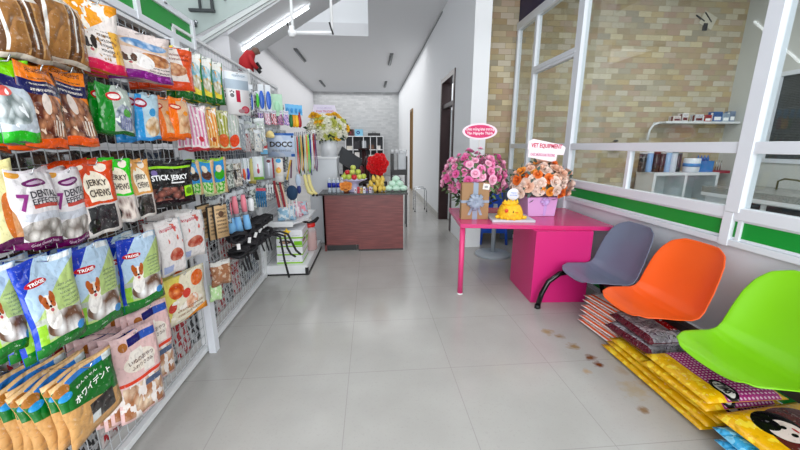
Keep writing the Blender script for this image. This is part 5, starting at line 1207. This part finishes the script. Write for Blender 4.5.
bouquet(t, 96, (0.0, 0, .38), (.35, .25, .23), (pe, pc_, pc_, po, pc_, pa, pe), .054, 9)
leaves(t, 150, (0.0, 0, .38), (.345, .24, .24), M('leaf_slate', '4c6058', .5), .055)
so = [(-.22, -.10), (.13, -.145), (.135, -.055), (.215, -.055), (.225, .035), (.18, .06), (-.18, .11), (-.235, .08), (-.235, .0), (-.22, -.02)]
s_ = sign(t, so, .006, M('sign_pink_edge', 'fdf0f7', .5), None, [('VET EQUIPMENT', -.01, .035, .38, .06, 'cc2452', .03, -.0), ('CHÚC MỪNG KHAI TRƯƠNG', -.045, -.06, .30, .045, 'c83a86', .02, 0)], (.05, .0, .78), (0, R(3), 0))
B().tube([(.05, .01, .35), (.05, .01, .70)], .004, 6).build('sign_stick', MATS['stick_pale'], t)
# behind the table
t = thing('pole_stand', 'grey pole on a round base standing behind the pink table', 'stand', (1.87, 5.02, 0))
B().lathe([(.27, 0), (.27, .02), (.25, .035), (.04, .05)], n=36).build('round_base', M('base_grey', '9aa4ac', .35), t); B().tube([(0, 0, .05), (0, 0, .80)], .032, 16).build('pole', MATS['base_grey'], t)
t = thing('plastic_stool', 'stack-like blue plastic chair behind the pink table', 'chair', (2.10, 5.75, 0))
bl = M('blue_plastic', '1a54c8', .35)
for x in (-.2, .2):
    for y in (-.18, .18): B().tube([(x * 1.1, y * 1.1, 0), (x * .95, y * .95, .42)], .022, 10).build('leg', bl, t)
B().bb((-.21, -.19, .20), (.21, -.17, .44)).bb((-.22, -.2, .42), (.22, .2, .45)).build('seat', bl, t, bevel=.01)
B().bb((-.2, .16, .45), (.2, .19, .85)).build('backrest', bl, t, bevel=.01)
t.rotation_euler = (0, 0, R(-8))
t = thing('folded_cart', 'dark slate folded board leaning behind the flowers', 'board', (2.44, 5.9, 0)); B().box((0, 0, .48), (.22, .04, .94), rot=(R(-6), R(4), 0)).build('board', M('slate_blue', '56657a', .5), t)

# ================================================================ row of shell seats
Bn = thing('waiting_bench', 'row of three moulded shell seats, grey, orange and lime, on a black beam', 'bench', (2.25, 2.35, 0))
def shell(c):
    prof = [(0., -.012), (.03, .006), (.10, .006), (.20, -.012), (.29, -.020), (.355, -.004), (.40, .045), (.43, .12), (.455, .20), (.478, .29), (.50, .37), (.515, .43), (.522, .465)]
    wd = [.13, .185, .218, .232, .236, .236, .234, .232, .230, .222, .205, .172, .105]
    n = len(prof) - 1
    def I(a, s):
        i = min(n - 1, int(s)); f = s - i; return a[i] * (1 - f) + a[i + 1] * f if not isinstance(a[0], tuple) else tuple(a[i][k] * (1 - f) + a[i + 1][k] * f for k in range(2))
    def f(u, v):
        s = v * n; d, z = I(prof, s); w = I(wd, s); q = (u - .5) * 2; e = abs(q) ** 2.6
        rise = .045 * math.sin(PI * min(1, max(0, s / 8.))) ; fwd = .07 * max(0., math.sin(PI * min(1, max(0, (s - 3.5) / 9.))))
        return (q * w, d - .26 - fwd * e, z + rise * e + .02 * e * (s < 1))
    return B().surf(f, 16, 36)
for y, c_, hx, n_ in ((.61, 'shell_grey', '6a7388', 'grey moulded shell seat'), (-.02, 'shell_orange', 'ee5c14', 'orange moulded shell seat'), (-.745, 'shell_lime', '7cc408', 'lime green moulded shell seat')):
    o = shell(0).build('seat_shell', M(c_, hx, .38), Bn); o['label'] = n_
    o.location = (-.045, y, .443); o.rotation_euler = (R(0), 0, R(-90)); o.scale = (1.30, 1.19, 1.08)
    md = o.modifiers.new('th', 'SOLIDIFY'); md.thickness = .009; md.offset = 0
    md = o.modifiers.new('ss', 'SUBSURF'); md.levels = 1; md.render_levels = 1
    B().bb((-.10, y - .06, .405), (.10, y + .06, .425)).build('seat_bracket', black, Bn)
B().bb((-.035, -1.60, .35), (.035, .92, .405)).build('beam', black, Bn)
for y in (.86, -1.52):
    B().tube([(0, y, .39), (-.18, y, .40), (-.33, y, .375), (-.44, y, .29), (-.50, y, .16), (-.53, y, .03)], .026, 14).build('front_leg', M('gloss_black', '0b0b0c', .15), Bn)
    B().lathe([(.032, 0), (.029, .035)], (-.532, y, 0), 14).build('foot_cap', black, Bn)
    B().tube([(0, y, .38), (.12, y, .30), (.22, y, .03)], .021, 14).build('rear_leg', MATS['gloss_black'], Bn)

# ================================================================ feed bags on the floor
def feed(name, label, L, W, T_, mat, loc, rot, texts=(), grp=None):
    """bag lying flat: local x = along the width, local y = length, top up"""
    t = thing(name, label, 'bag', loc, 0, grp); t.rotation_euler = rot
    def top(u, v, s):
        e = (max(0, 4 * u * (1 - u)) ** .35) * (max(0, min(1, min(v, 1 - v) / .10)) ** .5)
        q = 1 + .06 * math.sin(8 * u + 5 * v)
        return ((u - .5) * W, (v - .5) * L, T_ / 2 + s * T_ / 2 * (e * q * .94 + .06 * (1 if s > 0 else .8)))
    b = B(); nu, nv = 14, 18
    b.surf(lambda u, v: top(u, v, 1), nu, nv); b.surf(lambda u, v: top(u, v, -1), nu, nv, flip=True)
    n = nu + 1; o = n * (nv + 1)
    def rim(a, c): b.f.append((a, c, c + o, a + o)); b.mi.append(0); b.sm.append(True); b.uv[len(b.f) - 1] = [(.005, .5)] * 4
    for i in range(nu): rim(i + 1, i); rim(nv * n + i, nv * n + i + 1)
    for j in range(nv): rim(j * n, (j + 1) * n); rim((j + 1) * n + nu, j * n + nu)
    b.build('sack', mat, t)
    if texts:
        bt = B(); mats = []
        for s, cu, cv, tw, th, c, bold in texts:
            m = M('ink_' + c, c, .4); mats.append(m) if m not in mats else None
            vs, fs = txt(s, tw * L, th * W, bold)
            out = []
            for x, y, z in vs:   # text runs along the length, read from the aisle side
                v = cv - x / L * -1; u = cu + -z / W
                p = top(min(1, max(0, u)), min(1, max(0, v)), 1); out.append((p[0], p[1], p[2] + .003))
            bt.add(out, fs, False, mats.index(m))
        bt.build('lettering', mats, t)
    return t
pos_ = ('bottom', 'second from the bottom', 'third from the bottom', 'fourth from the bottom', 'fifth from the bottom', 'topmost')
ow = pm('orange_white_feed', 'ece4e0', [('r', .02, 0, .16, 1, 'e8723a'), ('r', .06, 0, .10, 1, 'ece4e0'), ('n', .3, 0, 1, 1, '3a3640', 14, .58), ('e', .75, .6, .14, .2, '3a8a3a'), ('n', .5, 0, 1, 1, 'e4dce0', 6, .5)], .3, .5)
for k in range(6):
    feed('feed_bag', 'orange and white food bag, %s in the stack under the grey seat' % pos_[k], .46, .44, .052, ow, (2.20 + .012 * k, 2.68 + .008 * k, .002 + k * .047), (0, 0, R(4 + 3 * (k % 2))), (), 'orange and white feed bags')
gb = pm('grey_red_feed', '8f8d92', [('n', 0, 0, 1, 1, 'b4b2b8', 4, .5), ('n', 0, 0, .5, 1, '6a5a6a', 16, .6), ('r', .42, .15, .80, .52, 'b01c24'), ('n', .42, .15, .80, .52, 'e8d8dc', 14, .62), ('r', .0, 0, .06, 1, '6a1a30')], .25, .9, 14)
yp = pm('yellow_pink_feed', 'e0b814', [('r', 0, 0, .20, 1, 'e0b412'), ('n', 0, 0, .2, 1, 'ecd040', 9, .55), ('r', .24, 0, .92, 1, 'a83a80'), ('dots', .24, 0, .92, 1, 'd8b8cc', 20, 22), ('n', .3, .1, .9, .9, '7a4a3a', 3, .66), ('e', .34, .16, .11, .17, '1c181c'), ('e', .34, .16, .075, .13, 'd8d4d0')], .3, .25, 5)
def fl(k, lab, L, W, T_, m, x, y, z, rz, tx=(), g=None): feed('feed_bag', lab, L, W, T_, m, (x, y, z), (0, 0, R(rz)), tx, g)
for k in range(3):
    fl(k, 'long yellow bag lying on the floor under the silver and polka dot bags, %s' % ('lowest', 'middle', 'upper')[k], .90, .50, .055, yp, 2.16 + .012 * k, (2.01, 1.98, 1.96)[k], .002 + k * .046, (0, -1, 1)[k], (), 'long yellow feed bags')
for k in range(2):
    fl(k, 'silver grey bag with a dark red label below the orange seat, %s' % ('lower', 'upper')[k], .44, .46, .13, gb, 2.17 + .02 * k, 2.27 - .01 * k, .142 + k * .085, 4 - 5 * k, (), 'silver grey feed bags')
for k in range(2):
    fl(k, 'yellow bag with pink polka dot top lying under the lime seat, %s' % ('lower', 'upper')[k], .48, .50, .065, yp, 2.14 + .01 * k, 1.79 - .015 * k, .142 + k * .055, (2, -1)[k], [('SMILE', .34, .16, .18, .12, '101014', .03)] if k else (), 'polka dot feed bags')
bb_ = pm('blue_yellow_feed', '4ab0dc', [('n', 0, 0, .25, 1, '8ed0ec', 6, .5), ('r', .2, 0, 1, 1, 'e8c020'), ('n', .2, 0, 1, 1, '3a2a28', 5, .62)], .25, .6)
for k in range(3):
    feed('feed_bag', 'blue edged bag, %s of three below the bag with the drawn face' % ('bottom', 'middle', 'topmost')[k], .44, .50, .062, bb_, (2.12 - .01 * k, 1.21 + .01 * k, .002 + k * .055), (0, 0, R(5 - 4 * k)), (), 'blue edged feed bags')
fm = pm('yellow_face_feed', 'e8b818', [('n', 0, 0, .2, 1, 'f2d84a', 7, .55), ('e', .55, .5, .38, .42, '6a2a2c'), ('e', .34, .74, .17, .17, '17131a'), ('e', .35, .66, .13, .13, 'e6d6d0'), ('e', .29, .76, .08, .08, '17131a'), ('e', .36, .70, .025, .022, '17131a'), ('e', .36, .61, .025, .022, '17131a'), ('e', .42, .65, .012, .03, 'c03a3a'), ('e', .34, .42, .11, .10, 'b02028'), ('e', .34, .42, .07, .065, 'e8e0e0'), ('n', .5, .1, .95, .9, '2a2024', 10, .60)], .3, .3, 5)
feed('feed_bag', 'big yellow bag with a drawn dark haired face beneath the lime seat', .56, .58, .08, fm, (2.19, 1.225, .17), (0, R(-2), R(3)))
feed('treat_packet', 'small dark green packet standing behind the orange and white stack', .2, .12, .04, M('pack_green', '14602c', .4), (2.36, 3.02, .05 - .04), (R(75), 0, R(20)))

# ================================================================ light, world, camera
def area(name, loc, rot, sx, sy, e, c=(1, 1, 1)):
    l = bpy.data.lights.new(name, 'AREA'); l.shape = 'RECTANGLE'; l.size = sx; l.size_y = sy; l.energy = e; l.color = c
    o = bpy.data.objects.new(name, l); o.location = loc; o.rotation_euler = rot; col.objects.link(o); return o
w = bpy.data.worlds.new('daylight'); sc.world = w; w.use_nodes = True
w.node_tree.nodes['Background'].inputs[0].default_value = (.93, .97, 1., 1); w.node_tree.nodes['Background'].inputs[1].default_value = .8
area('shopfront_daylight', (0., -2.6, 2.3), (R(90), 0, 0), 5.4, 3.8, 320, (.96, .98, 1.))
area('upper_floor_fill', (-1.5, 4.0, 7.4), (0, 0, 0), 2.4, 7., 140, (.97, .99, 1.))  # unseen fill light added over the stair void
area('grooming_room_lamp', (4.7, 3.0, 4.2), (0, 0, 0), 2., 4., 120)
area('rear_fill', (-.7, 14.7, 4.3), (0, 0, 0), 4.2, 9.4, 190)  # added fill panel under the closed rear ceiling
area('side_room_lamp', (2.5, 7.6, 4.1), (0, 0, 0), 1., 1., 30)
cam = bpy.data.cameras.new('camera'); co = bpy.data.objects.new('camera', cam); col.objects.link(co); sc.camera = co
FPX = 345.; th = math.atan((225 - 145) / FPX); yaw = math.atan((400 - 370.5) / (FPX / math.cos(th)))
cam.sensor_width = 36.; cam.lens = FPX / 800 * 36.; cam.clip_start = .05; cam.clip_end = 100
co.location = (0, 0, 1.67); co.rotation_euler = (R(90) - th, 0, -yaw)
sc.view_settings.view_transform = 'Standard'; sc.view_settings.look = 'None'; sc.view_settings.gamma = 1.; sc.view_settings.use_curve_mapping = False
sc.view_settings.exposure = .08
sc.cycles.max_bounces = 10; sc.cycles.transparent_max_bounces = 24; sc.cycles.use_denoising = True
